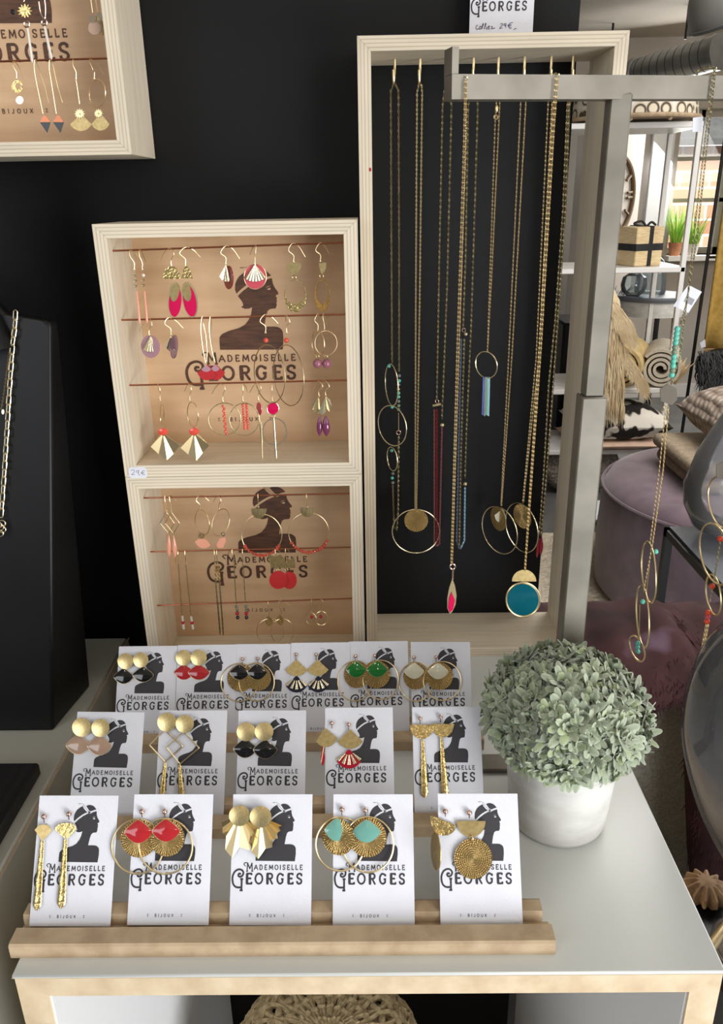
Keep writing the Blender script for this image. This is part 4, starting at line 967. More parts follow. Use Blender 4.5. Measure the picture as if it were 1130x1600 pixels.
pair('with hoop, rayed disc and black enamel fan, rear row', gp, [((825, 150), (806, 288, 108, 112), (815, 263, 79), (808, 228, 114, 88)), ((915, 147), (908, 285, 104, 112), (920, 262, 74), (912, 226, 114, 90))], hooped('black'))
crop(440, 990, 3.531)
def fan2(sd, s, f1, f2, m='navy'):
    o = 0 if sd == 'left' else .0008
    stud(*s); fanflat('brass_fan', *f1, 'dull', .0008+o); striped(f2, m, .0004+o)
def striped(f2, m, off):
    cx, cy, w_, h_ = f2; fanflat('enamel_base', cx, cy, w_, h_, m, off)
    ap = (cx, cy-h_/2)
    for a in (-46, -23, 0, 23, 46):
        r0, r1 = h_*.28, h_*.8
        p0 = (ap[0]+r0*sin(radians(a)), ap[1]+r0*cos(radians(a))); p1 = (ap[0]+r1*sin(radians(a))*1.02, ap[1]+r1*cos(radians(a)))
        stick('brass_ray', p0, p1, w_*.04, w_*.13, 'gold_pale', off+.0009, .2, rounded=False)
pair('of brass fan over striped navy fan, rear row', gp, [((80, 115), (82, 190, 124, 90), (83, 280, 116, 92)), ((191, 116), (200, 190, 120, 88), (203, 280, 114, 90))], fan2)
pair('with hoop, rayed disc and green enamel fan, rear row', gp, [((408, 125), (405, 262, 95, 110), (415, 225, 70, 76), (412, 198, 108, 86)), ((515, 122), (548, 255, 98, 108), (524, 225, 76), (528, 197, 114, 86))], hooped('green'))
pair('with hoop, rayed disc and cream enamel fan, rear right card', gp, [((730, 132), (742, 265, 94, 108), (740, 236, 68, 73), (732, 207, 108, 84)), ((852, 130), (888, 262, 104, 107), (870, 235, 76), (864, 208, 112, 86))], hooped('cream'))
cplane(1); gp = 'earrings on the middle row cards'; crop(90, 1090, 2.825)
pair('of gold disc and taupe enamel fan, middle row', gp, [((107, 131), 42, (90, 208), 105), ((190, 134), 40, (184, 212), 104)], disc_fan('taupe', 104, 84))
def diam(sd, d, q, b):
    o = 0 if sd == 'left' else .0016
    wire('wire_diamond', q, 'gold', .0006, [.001+o]*4, sm=0, closed=True); stick('hammered_bar', *b, 12, 30, 'hammer', .001+o, .35); brushed(*d, .002+o)
pair('with gold disc, wire diamond and hammered bar, middle row', gp, [((483, 109, 42), [(472, 140), (406, 210), (475, 285), (552, 215)], ((475, 288), (458, 450))), ((562, 116, 40), [(555, 148), (480, 220), (540, 293), (625, 222)], ((538, 295), (548, 450)))], diam)
pair('of gold disc and black enamel fan, middle row', gp, [((833, 151), 42, (828, 225), 102), ((912, 150), 41, (917, 229), 104)], disc_fan('black', 102, 80))
crop(480, 1090, 3.767)
E_('left earring of tilted brass fan over side-on red fan, middle row', 'earring', 146, 150, gp); stud(146, 150); fanflat('brass_fan', 113, 236, 128, 112, 'dull', .001, rot=10); fanflat('red_fan', 92, 340, 26, 120, 'crimson', .0006); stick('rim', (98, 290), (82, 385), 5, 5, 'gold', .0012)
E_('right earring of brass fan over striped red fan, middle row', 'earring', 245, 158, gp); stud(245, 158); fanflat('brass_fan', 254, 245, 152, 114, 'dull', .001); striped((247, 362, 145, 112), 'crimson', .0006)
def halfbar(sd, s, hd, b):
    o = 0 if sd == 'left' else .0008
    stud(*s); plate('half_disc', ell(*hd, 24, 0, 180), 'hammer', .001+o, .0005); stick('hammered_bar', *b, 16, 46, 'hammer', .0008+o, .25)
pair('with brass half disc and long hammered bar, middle row', gp, [((665, 122), (675, 160, 72, 84), ((680, 248), (692, 588))), ((785, 115), (798, 155, 66, 80), ((790, 236), (814, 590)))], halfbar)
cplane(0); gp = 'earrings on the front row cards'; crop(20, 1230, 3.424); G.big = True
def fanbar(sd, s, fp, b, w_):
    stud(*s); plate('small_fan', fp, 'dull' if sd == 'left' else 'hammer', .001, .0005); stick('hammered_bar', *b, w_, 46, 'hammer', .001, .25)
pair('with small brass fan and long hammered bar, front left card', gp, [((168, 157), [(118, 228), (140, 204), (165, 198), (190, 204), (211, 230), (168, 280), (155, 282)], ((158, 285), (128, 658)), 18), ((300, 143), [(222, 222), (250, 196), (283, 190), (318, 194), (344, 216), (300, 270), (278, 272)], ((282, 278), (258, 648)), 18)], fanbar)
pair('with large hoop, rayed disc and red enamel fan, front row', gp, [((692, 130), (668, 318, 138, 146), (675, 274, 97, 102), (672, 238, 146, 120)), ((813, 130), (818, 316, 143, 148), (826, 270, 94, 100), (820, 232, 146, 116))], hooped('red', .0007))
crop(330, 1230, 3.424)
E_('left earring of brushed gold disc over pleated brass fan, front row', 'earring', 152, 150, gp); pleat('pleated_fan', (152, 150), [(55, 188), (62, 215), (60, 245), (80, 262), (76, 335), (112, 378), (150, 320), (208, 338), (222, 275), (250, 275), (250, 238), (262, 225)], .0028, 'gold', .0006, .2); brushed(152, 152, 56, .0026)
E_('right earring of brushed gold disc over pleated brass fan, front row', 'earring', 265, 157, gp); pleat('pleated_fan', (265, 157), [(200, 300), (222, 300), (215, 345), (252, 384), (290, 330), (326, 322), (330, 280), (356, 275), (352, 245), (372, 232), (362, 212), (380, 206)], .0028, 'gold', .0022, .2); brushed(265, 158, 58, .0042)
pair('with large hoop, rayed disc and pale teal enamel fan, front row', gp, [((700, 118), (690, 305, 130, 144), (680, 264, 86, 100), (672, 228, 128, 118)), ((825, 123), (840, 308, 136, 148), (838, 268, 100, 106), (832, 236, 150, 118))], hooped('teal', .0007))
crop(600, 1230, 3.767)
E_('left earring of tilted hammered half disc over side-on disc, beside the plant', 'earring', 362, 142, gp); stud(362, 142)
plate('half_disc', [(272, 168), (300, 172), (350, 195), (400, 212), (425, 228), (412, 262), (380, 282), (340, 286), (300, 262), (276, 215)], 'hammer', .001, .0005); disc('pendant_disc', 308, 378, 29, 'dull', 112, .003)
E_('right earring of brass half disc over woven round disc, beside the plant', 'earring', 503, 150, gp); stud(503, 150)
plate('half_disc', ell(513, 198, 85, 96, 24, 0, 180), 'dull', .001, .0005); rim('jump_ring', 513, 300, 9, 18, r=.0005, off=.002); disc('woven_disc', 525, 420, 112, 'weave', 120, .0008, .0008)
G.big = False; G.off = 0

# ================= necklaces in the tall frame =================
gp = 'long necklaces hanging from the gold hooks of the tall frame'
crop(0, 0, 1); HY = .848; vplane(HY)
hooksx = [617, 657, 698, 741, 780, 821, 863, 897]
for x in hooksx:
    a = on(x, 93, y=HY); X = a.x; zt_ = 1.4218; zb_ = on(x, 131, y=HY).z
    P = smoothpath([(X, HY+.003, zt_), (X, HY+.003, zb_+.012), (X-.0006, HY+.0005, zb_+.001), (X-.0008, HY-.0035, zb_+.0005), (X-.0012, HY-.0055, zb_+.005), (X-.0014, HY-.0055, zb_+.011)], 5)
    MB().tube(P, .0013, 8).build('gold_hook', M_['gold'], tf)
def neck(label, x, y, name='necklace', g=gp): return E_(label, 'necklace', x, y, g, name)
HB = 130
neck('necklace with three small oval hoops and turquoise beads, leftmost in tall frame', 617, HB)
chain('chain', [(616, 131), (611, 142), (612, 400), (613, 567)], 'antique', .0036, .0016, .0004); chain('chain', [(618, 131), (623, 142), (624, 400), (624, 580)], 'antique', .0036, .0016, .0004)
for c, rx, ry in (((612, 601), 10, 32), ((613, 665), 22, 31), ((613, 717), 8, 18)): rim('oval_hoop', *c, rx, ry, 'gold_pale', .0006)
for (x, y, m_) in ((608, 572, 'turq'), (613, 636, 'turq'), (612, 704, 'turq'), (613, 747, 'turq'), (614, 740, 'grey'), (614, 754, 'grey'), (624, 587, 'grey'), (624, 595, 'turq'), (623, 601, 'grey'), (623, 608, 'hammer'), (623, 614, 'turq'), (623, 620, 'turq'), (623, 627, 'grey'), (623, 634, 'sage'), (623, 640, 'grey')): bead('bead', x, y, .0019, m_)
wire('wire_link', [(623, 645), (623, 674)], 'antique', .0004, sm=0); rim('jump_ring', 623, 676, 3.2, 3.2, 'silver', .0005)
chain('chain', [(614, 758), (616, 822), (620, 828), (622, 800), (623, 682)], 'antique', .0036, .0016, .0004)
neck('gold chain necklace with rayed disc inside big ring, tall frame', 657, HB)
chain('chain', [(655, 132), (652, 145), (650, 480), (649, 800)], 'gold_pale', .0026, .0015, .00035); chain('chain', [(659, 132), (660, 145), (656, 480), (651, 800)], 'gold_pale', .0026, .0015, .00035, .0016)
disc('rayed_disc', 650.5, 813, 18.5, 'ray', 17.5, .0016, .0004); rim('ring', 650, 830, 37, 34, 'gold_pale', .0007)
neck('antique chain necklace ending in looped dusty red chains, tall frame', 698, HB)
chain('chain', [(696, 131), (692, 165), (687, 400), (683, 622)], 'antique', .0034, .0014, .0004); chain('chain', [(700, 131), (706, 165), (699, 450), (691, 655)], 'antique', .0034, .0014, .0004, .0014)
stick('bar_bead', (676, 634), (690, 631), 5, 5, 'antique', .002, 1); bead('bead', 691, 664, .0028, 'antique'); rim('jump_ring', 683, 627, 2.5, 3, 'silver', .0004)
chain('red_chain', [(679, 640), (679, 848), (683, 853)], 'dusty', .0030, .0016, .0004); chain('red_chain', [(683, 640), (683, 850)], 'wine', .0030, .0016, .0004, .0018)
chain('red_chain', [(691, 668), (689, 760), (687, 850), (683, 853)], 'dusty', .0030, .0016, .0004, .001)
neck('antique chain necklace ending in looped steel blue chains, tall frame', 741, HB)
chain('chain', [(739, 131), (732, 165), (728, 400), (724, 514)], 'antique', .0034, .0014, .0004); chain('chain', [(743, 131), (747, 165), (737, 500), (729, 680), (727, 748)], 'antique', .0034, .0014, .0004, .0014)
rim('jump_ring', 725, 516, 2.6, 3, 'silver', .0004); bead('bead', 728, 522, .0022, 'antique'); bead('bead', 727, 756, .0026, 'antique')
chain('blue_chain', [(721, 530), (717, 700), (714, 846), (718, 857)], 'steelblue', .0030, .0016, .0004); chain('blue_chain', [(726, 530), (721, 700), (718, 855)], 'antique', .0030, .0016, .0004, .0016)
chain('blue_chain', [(727, 762), (726, 845), (720, 857)], 'sky', .0028, .0016, .0005, .001)
neck('gold necklace with wire oval and short blue green tassel, tall frame', 780, HB)
part(MB().lathe([(.0002, -.004), (.0018, -.002), (.0018, .002), (.0002, .004)], Mp(776, 170, .001), 8), 'clasp', 'gold'); rim('jump_ring', 775, 183, 3, 3.4, 'gold', .0005)
chain('chain', [(779, 132), (776, 160), (774, 190), (762, 548)], 'gold', .0024, .0012, .00025); chain('chain', [(782, 132), (781, 165), (768, 440), (762, 549)], 'gold', .0024, .0012, .00025, .0014)
rim('wire_oval', 760, 570, 17, 20.5, 'gold_pale', .0006)
for i, m_ in enumerate(('blue', 'blue', 'sage', 'sage', 'turq', 'sky')): stick('tassel_strand', (755.5+i*1.9, 589), (753.5+i*2.0, 648+(i % 3)), 2, 2, m_, .0008+.0003*i, .8, rounded=False)
neck('gold necklace with ring, brass oval and cream fan, tall frame', 821, HB)
chain('chain', [(819, 132), (814, 160), (795, 560), (783, 790)], 'gold', .0026, .0012, .00026); chain('chain', [(823, 132), (822, 160), (800, 560), (784, 790)], 'gold', .0026, .0012, .00026, .0014)
rim('ring', 780.5, 828, 28, 35, 'gold_pale', .0007); disc('brass_oval', 779, 810, 12, 'dull', 18, .001); fanflat('cream_fan', 783, 805, 20, 22, 'cream', .0026, -15)
neck('gold necklace with rayed disc inside thin ring, right part of frame', 863, HB)
chain('chain', [(861, 132), (857, 160), (838, 560), (817, 786)], 'gold', .0026, .0012, .00026); chain('chain', [(865, 132), (863, 160), (842, 560), (818, 786)], 'gold', .0026, .0012, .00026, .0014)
rim('ring', 815, 824, 26, 36, 'gold_pale', .0007, -.0005); disc('rayed_disc', 816.5, 806.5, 14, 'ray', 18, .0022)
neck('dark antique chain necklace with wine leaf drops, rightmost in tall frame', 897, HB)
chain('chain', [(895, 132), (887, 165), (880, 330), (868, 500), (858, 600), (850, 740), (843, 836)], 'antique', .0034, .0016, .00045); chain('chain', [(898, 132), (890, 165), (884, 330), (872, 500), (862, 640), (853, 760), (846, 838)], 'antique', .0034, .0016, .00045, .0016)
drop('wine_leaf', (843, 838), (839, 872), 5, 'wine', flat=.3); drop('wine_leaf', (847, 836), (845, 868), 6, 'wine', .002, flat=.3)

# ================= necklaces over the steel bar =================
gp = 'necklaces hanging over the steel bar'
def barneck(label, x, y):
    p = on_bar(x, y, .0012); vplane(p.y); return neck(label, x, y, g=gp), p
def overbar(x, y, r, mat, n=2):
    p = on_bar(x, y, .0012); k = V((bd.y, -bd.x, 0))
    top = p+V((0, 0, .0022)); back = top-k*.0172
    chain3('bar_loop', smoothpath([p, top, back, back-V((0, 0, .009))], 4), .003, .0015, r, mat)
_, p = barneck('gold chain over the bar with slim pink and gold leaf pendant', 728, 124); overbar(728, 126, .00025, 'gold')
chain('chain', [(729, 126), (728, 220), (717, 560), (707, 880)], 'gold', .0020, .0009, .00020); chain('chain', [(727, 126), (725, 220), (714, 560), (705, 880)], 'gold', .0020, .0009, .00020, .0014)
rim('clasp_ring', 707.5, 885.5, 4, 4, 'silver', .0006); wire('clasp', [(708, 890), (707.5, 905)], 'silver', .0008, sm=0)
o = plate('gold_leaf', [(707, 904), (711, 915), (713.5, 930), (712, 944), (707, 955), (703, 959), (699, 950), (699, 935), (702, 918)], 'gold', .0008, .0006)
plate('pink_enamel', [(706, 925), (711, 938), (708, 952), (703, 957), (700.5, 950), (702, 935)], 'pink', .0018, .0003, par=o)
_, p = barneck('gold chain over the bar with half disc and round petrol pendant', 870, 120); overbar(871, 121, .00025, 'gold')
chain('chain', [(872, 121), (866, 200), (846, 540), (821, 892)], 'gold', .0022, .0010, .00022); chain('chain', [(869, 121), (863, 200), (843, 540), (820, 892)], 'gold', .0022, .0010, .00022, .0014)
plate('half_disc', ell(819, 908, 19, 18, 20, 180, 360), 'dull', .0008, .0006)
chain('small_chain', [(804, 920), (812, 914), (820, 912), (828, 915), (834, 920)], 'gold', .002, .0014, .0004)
o = disc('pendant', 817.5, 937, 26, 'gold', 26, .0006); plate('petrol_enamel', ell(817.5, 937, 24.5, 24.5), 'petrol', .0014, .0003, .0005, par=o); rim('rim', 817.5, 937, 26.5, 26.5, 'gold', .0007, .001)
_, p = barneck('long necklace with turquoise beads, hexagon and oval hoops right of post', 1116, 110); overbar(1116, 111, .0004, 'antique')
chain('chain', [(1115, 112), (1103, 210), (1083, 380), (1074, 470), (1061, 515)], 'antique', .0028, .0011, .00025); chain('chain', [(1118, 112), (1107, 210), (1088, 380), (1072, 480), (1062, 560), (1049, 600)], 'antique', .003, .0013, .0003, .0016)
bl = [(1058.5-i*.85, 514+i*7.2) for i in range(11)]
for i, (x, y) in enumerate(bl): bead('turquoise_bead', x, y, .0023, 'turq' if i not in (4, 5, 9) else 'sage')
plate('hexagon', [(1043, 599), (1057, 607), (1058, 624), (1050, 633), (1032, 626), (1031, 608)], 'hex_metal', .001, .0008); rim('jump_ring', 1041, 638, 4, 4, 'gold', .0006)
chain('chain', [(1040, 642), (1030, 740), (1016, 850)], 'gold', .0024, .0010, .00024); chain('chain', [(1045, 642), (1036, 740), (1020, 850), (1006, 925)], 'gold', .0024, .0010, .00024, .0014)
rim('oval_hoop', 1014, 893, 13.5, 38.5, 'gold', .0008, rot=0); rim('oval_hoop', 1004.5, 962, 12.5, 38, 'gold', .0008, .0016, rot=0); rim('oval_hoop', 995.5, 1013, 12, 17.5, 'gold', .0008, rot=28)
for (x, y) in ((1025, 862), (1004.5, 940), (997, 1005), (996.5, 1011), (997, 1018)): bead('turquoise_bead', x, y, .0022, 'turq')
wire('wire_link', [(1018, 853), (1010, 930)], 'gold', .0004, sm=0); wire('wire_link', [(1000, 945), (999, 1000)], 'gold', .0004, [.001, .001], sm=0)
tg = tag(plate('paper_tag', [(1076, 445), (1097, 456), (1076, 489), (1056, 478)], 'card', -.004, .0003, par=None) if False else MB().prism([Mp(*q, -.006) for q in ((1076, 445), (1097, 456), (1076, 489), (1052, 478))], (0, .0003, 0)).build('paper_tag', M_['card'], smooth=False), 'small white paper tag on the necklace with turquoise beads', 'tag')
MB().add([Mp(*q, -.0057) for q in ((1074, 462), (1086, 468), (1081, 477), (1069, 471))], [(0, 1, 2, 3)]).build('printed_code', M_['inkpale'], tg, smooth=False)
tg = tag(MB().prism([Mp(*q, -.004) for q in ((1083, 184), (1099, 182), (1097, 206), (1082, 206))], (0, .0003, 0)).build('price_label', M_['card'], smooth=False), 'tiny pale price label high on the necklace right of the post', 'label')
_, p = barneck('necklace with hexagon, coral beads and gold hoops at right edge', 1243, 112); overbar(1244, 113, .0003, 'antique')
chain('chain', [(1243, 113), (1192, 425), (1141, 735), (1127, 840), (1110, 940)], 'antique', .003, .0013, .00035, .0016)
plate('hexagon', [(1119, 726), (1133, 720), (1147, 727), (1147, 744), (1133, 751), (1119, 744)], 'hex_metal', .001, .0008)
rim('oval_hoop', 1128, 785, 24, 36, 'gold', .0008); rim('oval_hoop', 1118, 865, 28, 41, 'gold', .0009, .001, rot=0); rim('oval_hoop', 1115, 929, 14, 26, 'gold', .0009)
for (x, y, r, m_) in ((1126, 842, .0028, 'orange'), (1113, 916, .0026, 'orange'), (1107, 957, .0026, 'orange'), (1106, 964, .0026, 'rose'), (1105, 971, .0026, 'orange')): bead('coral_bead', x, y, r, m_)
chain('chain_tassel', [(1104, 976), (1096, 1020)], 'gold', .003, .0016, .0005); chain('chain_tassel', [(1107, 976), (1099, 1018)], 'gold', .003, .0016, .0005, .0012)

# ================= chains on the bust =================
gp = 'gold chains on the black bust'
plane(V((0, .668, T+.0)), V((0, -1, .158)).normalized(), V((0, .158, 1)).normalized()); crop(0, 440, 3.81)
def links(pts_, L, W, r, mat, nm, off=.001):
    pts = [Mp(*p, off) for p in smoothpath2(pts_, 8)]; d = [0]
    for i in range(1, len(pts)): d.append(d[-1]+(pts[i]-pts[i-1]).length)
    n = int(d[-1]/(L*.82)); j = 0
    for i in range(n):
        s = d[-1]*(i+.5)/n
        while j < len(pts)-2 and d[j+1] < s: j += 1
        t = (pts[j+1]-pts[j]).normalized(); c = pts[j]+t*(s-d[j]); q = t.cross(G.n).normalized()
        side = (q if i % 2 == 0 else (q*.35+G.n*.94)).normalized(); P = []
        for a in range(16):
            an = 2*pi*a/16; P.append(c+t*(cos(an)*W*.5+(L-W)*.5*(1 if cos(an) > 0 else -1))+side*sin(an)*W*.5)
        part(MB().tube(P, r, 6, closed=True), nm, mat)
neck('gold paperclip link chain draped over the black bust', 90, 180, g=gp)
links([(92, 175), (88, 260), (74, 380), (66, 500), (56, 640), (46, 800), (36, 960), (26, 1120), (16, 1260), (6, 1400)], .0092, .0036, .0006, 'gold_pale', 'chain_link')
neck('fine gold chain with tiny oval charm on the black bust', 80, 270, g=gp)
chain('fine_chain', [(82, 258), (72, 320), (50, 450), (34, 580), (18, 700), (6, 760)], 'gold', .0022, .0013, .0003, .0008); plate('charm', ell(19, 775, 8, 15, 16), 'gold_pale', .001, .0006)
neck('gold interlinked ring chain low on the black bust at left edge', 10, 1450, g=gp)
for i, (x, y) in enumerate(((12, 1440), (2, 1462), (14, 1476), (0, 1500), (-10, 1450))): rim('ring', x, y, 20, 18, 'gold_pale', .0005, .0012+.0006*i)

# ------------------------------------------------------------------ background of the shop
# window in the far wall with its lit reveal, frame and outside brick house
wn = struct(thing('window_1', None, None, (2.1, WY, wz0)))
for k_ in ('label', 'category', 'group'):
    if k_ in wn: del wn[k_]
def wpart(a, b, nm, mat, r=None): return MB().box(a, b).build(nm, M_[mat], wn, smooth=False)
M_['reveal'], _, _ = base('white_reveal', (236, 240, 244), .8)
M_['window_paint'], _, _ = base('grey_window_paint', (176, 172, 160), .5)
fy = WY+.12
wpart((wx0, fy, wz0), (wx0+.035, fy+.05, wz1), 'frame_side', 'window_paint'); wpart((wx1-.05, fy, wz0), (wx1, fy+.05, wz1), 'frame_side', 'window_paint')
wpart((wx0, fy, wz0), (wx1, fy+.05, wz0+.04), 'frame_bottom', 'window_paint'); wpart((wx0, fy, wz1-.04), (wx1, fy+.05, wz1), 'frame_top', 'window_paint')
for px_ in (248, 313):
    z = on(1080, px_, y=fy).z; wpart((wx0, fy, z-.012), (wx1, fy+.03, z+.012), 'glazing_bar', 'window_paint')
wpart((wx0+.16, fy, wz0), (wx0+.185, fy+.03, wz1), 'glazing_bar', 'window_paint')
gm = bpy.data.materials.new('window_glass'); gm.use_nodes = True; n = gm.node_tree; n.nodes.clear()
o_ = n.nodes.new('ShaderNodeOutputMaterial'); mx = n.nodes.new('ShaderNodeMixShader'); tr = n.nodes.new('ShaderNodeBsdfTransparent'); gl = n.nodes.new('ShaderNodeBsdfGlossy'); fr = n.nodes.new('ShaderNodeFresnel')
gl.inputs['Roughness'].default_value = .02; fr.inputs[0].default_value = 1.4
n.links.new(fr.outputs[0], mx.inputs[0]); n.links.new(tr.outputs[0], mx.inputs[1]); n.links.new(gl.outputs[0], mx.inputs[2]); n.links.new(mx.outputs[0], o_.inputs[0]); M_['wglass'] = gm
wpart((wx0, fy+.012, wz0), (wx1, fy+.016, wz1), 'pane', 'wglass')
wpart((wx0-.02, WY-.10, wz0-.03), (wx1+.03, WY+.12, wz0), 'window_sill', 'white_paint')
# white shutter panel standing open beside the window
xa, xb = on(1013, 280, y=5.36).x, on(1047, 280, y=5.36).x
struct(MB().bbox((xa, 5.34, wz0+.12), (xb, 5.37, wz1), .004).build('trim_1', M_['reveal']))
hb, hn, hp = base('brick_house', (190, 150, 120), .9)
bt = hn.nodes.new('ShaderNodeTexBrick'); bt.inputs['Color1'].default_value = (*lin((200, 150, 118)), 1); bt.inputs['Color2'].default_value = (*lin((226, 190, 160)), 1); bt.inputs['Mortar'].default_value = (*lin((235, 228, 215)), 1); bt.inputs['Scale'].default_value = 1.2
tcn = hn.nodes.new('ShaderNodeTexCoord'); rt = hn.nodes.new('ShaderNodeMapping'); rt.inputs['Rotation'].default_value = (pi/2, 0, 0)
hn.links.new(tcn.outputs['Object'], rt.inputs[0]); hn.links.new(rt.outputs[0], bt.inputs['Vector']); hn.links.new(bt.outputs[0], hp.inputs['Base Color'])
hs = thing('brick_house', 'sunlit brick house seen outside through the window', 'house', (5.2, 12, 0))
MB().box((2.2, 12, 0), (9, 12.4, 1.9)).build('facade', hb, hs, smooth=False)
MB().prism([(2.0, 11.8, 1.9), (9.2, 11.8, 1.9), (9.2, 13, 2.9), (2.0, 13, 2.9)], (0, 0, .08)).build('roof', M_['galv'], hs, smooth=False)
area('daylight_on_house', (3.5, 9.0, 5.0), (4.2, 12, 1.0), 4, 900, (1, .96, .9))

# wall clock: wooden hoop with strokes
cxy = on(959, 308, y=4.9); R_ = (on(959, 240, y=4.9)-cxy).length; CA = radians(45)
ex = V((cos(CA), sin(CA), 0)); eh = V((-sin(CA), cos(CA), 0))
b = MB(); pq = [cxy+ex*s_*.33+eh*k for s_, k in ((-1, .012), (1, .012), (1, .06), (-1, .06))]
b.prism([V((p.x, p.y, 0)) for p in pq], (0, 0, 1.72)); struct(b.build('wall_partition', M_['plaster'], smooth=False))
ck = thing('wall_clock', 'large wooden ring wall clock with stroke numerals behind the shelf', 'clock', cxy)
M_['oak'], _, _ = base('brown_wood', (104, 82, 54), .6)
MB().tube([cxy+ex*R_*cos(a*pi/32)+V((0, 0, R_*sin(a*pi/32))) for a in range(64)], .014, 8, closed=True).build('rim', M_['oak'], ck)
for i in range(12):
    a = radians(i*30+3); d = ex*cos(a)+V((0, 0, sin(a)))
    for k in ((0,) if i % 3 else (-.05, .05)):
        e = (ex*-sin(a)+V((0, 0, cos(a))))*k*R_*1.2
        MB().tube([cxy+d*R_*.70+e, cxy+d*R_*.93+e], .008, 6).build('numeral', M_['oak'], ck)

# ceiling duct and pendant lamp
du = thing('ventilation_duct', 'silver spiral ventilation duct running under the ceiling', 'duct', (1.9, 5.0, 2.0))
A_, B_ = on(890, 148, y=5.2), on(1120, 82, y=4.4); t_ = (B_-A_).normalized()
L = (B_-A_).length; pts = [A_+t_*L*i/60 for i in range(61)]; rr = [.078]*61
MB().tube(pts, rr, 32).build('duct_pipe', M_['galv'], du, angle=80)
for i in range(3, 60, 3):
    q = A_+t_*L*i/60; MB().tube([q-t_*.0022, q+t_*.0022], .0787, 32).build('spiral_seam', M_['seam'], du)
c = A_+t_*L*.5; MB().tube([c-t_*.02, c-t_*.015, c+t_*.015, c+t_*.02], [.08, .088, .088, .08], 32).build('joint_collar', M_['galv'], du)
MB().tube([B_, B_+t_*.02], .082, 32).build('end_collar', M_['galv'], du)
for f in (.3, .8):
    c = A_+t_*L*f; MB().tube([c+V((0, 0, .1)), V((c.x, c.y, 2.16))], .006, 6).build('hanger', M_['black_metal'], du)
pl = thing('pendant_lamp', 'chrome dome pendant lamp at the top right corner', 'lamp', on(1130, 15, y=2.6))
c = on(1146, 8, y=2.6); s = .125
prof = [(0, .15), (.02, .15), (.045, .12), (.06, .10), (.085, .085), (.105, .055), (.116, .02), (.12, -.02), (.118, -.026), (.112, -.02), (.10, .05), (.06, .09), (.0, .10)]
def tilt(mb, c):
    Rm = Matrix.Rotation(radians(-24), 3, 'Y') @ Matrix.Rotation(radians(10), 3, 'X')
    mb.v = [c+Rm @ (p-c) for p in mb.v]; return mb
tilt(MB().lathe([(r*1.02, z) for r, z in prof], c, 64), c).build('lamp_shade', M_['lamp_metal'], pl)
tilt(MB().lathe([(.1235, -.016), (.1265, -.018), (.1265, -.026), (.1235, -.028)], c, 64), c).build('shade_rim', M_['galv'], pl)
MB().tube([c+V((0, 0, .15)), V((c.x, c.y, 2.16))], .004, 8).build('cable', M_['black_metal'], pl)
MB().ball(c+V((0, 0, .03)), .035, 16, 10).build('bulb', M_['white_paint'], pl)

# white metal shelving
sh = thing('shelving_unit', 'white metal shelving unit with three wire shelves, right background', 'shelf', (1.0, 3.5, 0))
SY, SX0, SX1, SD = 3.4, .66, 1.30, .34
zs = [on(980, 191, y=SY).z, on(1000, 418, y=SY).z, on(1000, 607, y=SY).z, on(1000, 702, y=SY).z]
for i, z in enumerate(zs):
    MB().bbox((SX0, SY, z-.022), (SX1, SY+SD, z), .003).build('shelf_board', M_['white_paint'], sh)
for (x, y) in ((SX0, SY), (SX1-.02, SY), (SX0, SY+SD-.02), (SX1-.02, SY+SD-.02)):
    MB().bbox((x, y, 0), (x+.02, y+.02, zs[0]-.022), .002).build('post', M_['white_paint'], sh)
MB().bbox((SX0+.02, SY+SD-.012, .12), (SX1-.02, SY+SD, .14), .002).build('cross_rail', M_['white_paint'], sh)
# round basket with ring pattern on top
M_['ring_pattern'], rn, rp = base('ring_pattern', (226, 214, 190), .8)
v1 = rn.nodes.new('ShaderNodeTexVoronoi'); v1.inputs['Scale'].default_value = 19; v1.inputs['Randomness'].default_value = .25
r1 = rn.nodes.new('ShaderNodeValToRGB'); r1.color_ramp.elements[0].color = (*lin((70, 60, 50)), 1); r1.color_ramp.elements[0].position = .08
for p_, c_ in ((.14, (226, 214, 190)), (.36, (226, 214, 190)), (.42, (88, 76, 62)), (.50, (88, 76, 62)), (.55, (216, 204, 180))):
    e = r1.color_ramp.elements.new(p_); e.color = (*lin(c_), 1)
t1 = rn.nodes.new('ShaderNodeTexCoord'); rn.links.new(t1.outputs['Object'], v1.inputs['Vector']); rn.links.new(v1.outputs['Distance'], r1.inputs[0]); rn.links.new(r1.outputs[0], rp.inputs['Base Color'])
c = on(988, 186, y=SY+.17); c.z = zs[0]
bk2 = thing('ring_pattern_basket', 'wide round basket patterned with black rings on top of the shelving', 'basket', c)
MB().lathe([(0, .15), (.12, .15), (.215, .145), (.238, .12), (.25, .02), (.25, .014)], c, 64).build('woven_lid', M_['ring_pattern'], bk2)
MB().lathe([(0, .012), (.262, .012), (.266, .018), (.262, .026), (.25, .026)], c, 64).build('wooden_rim', M_['mdf'], bk2)
for a in range(10):
    MB().ball(c+V((.24*cos(a*.628), .24*sin(a*.628), .008)), .009, 8, 6).build('foot', M_['mdf'], bk2)
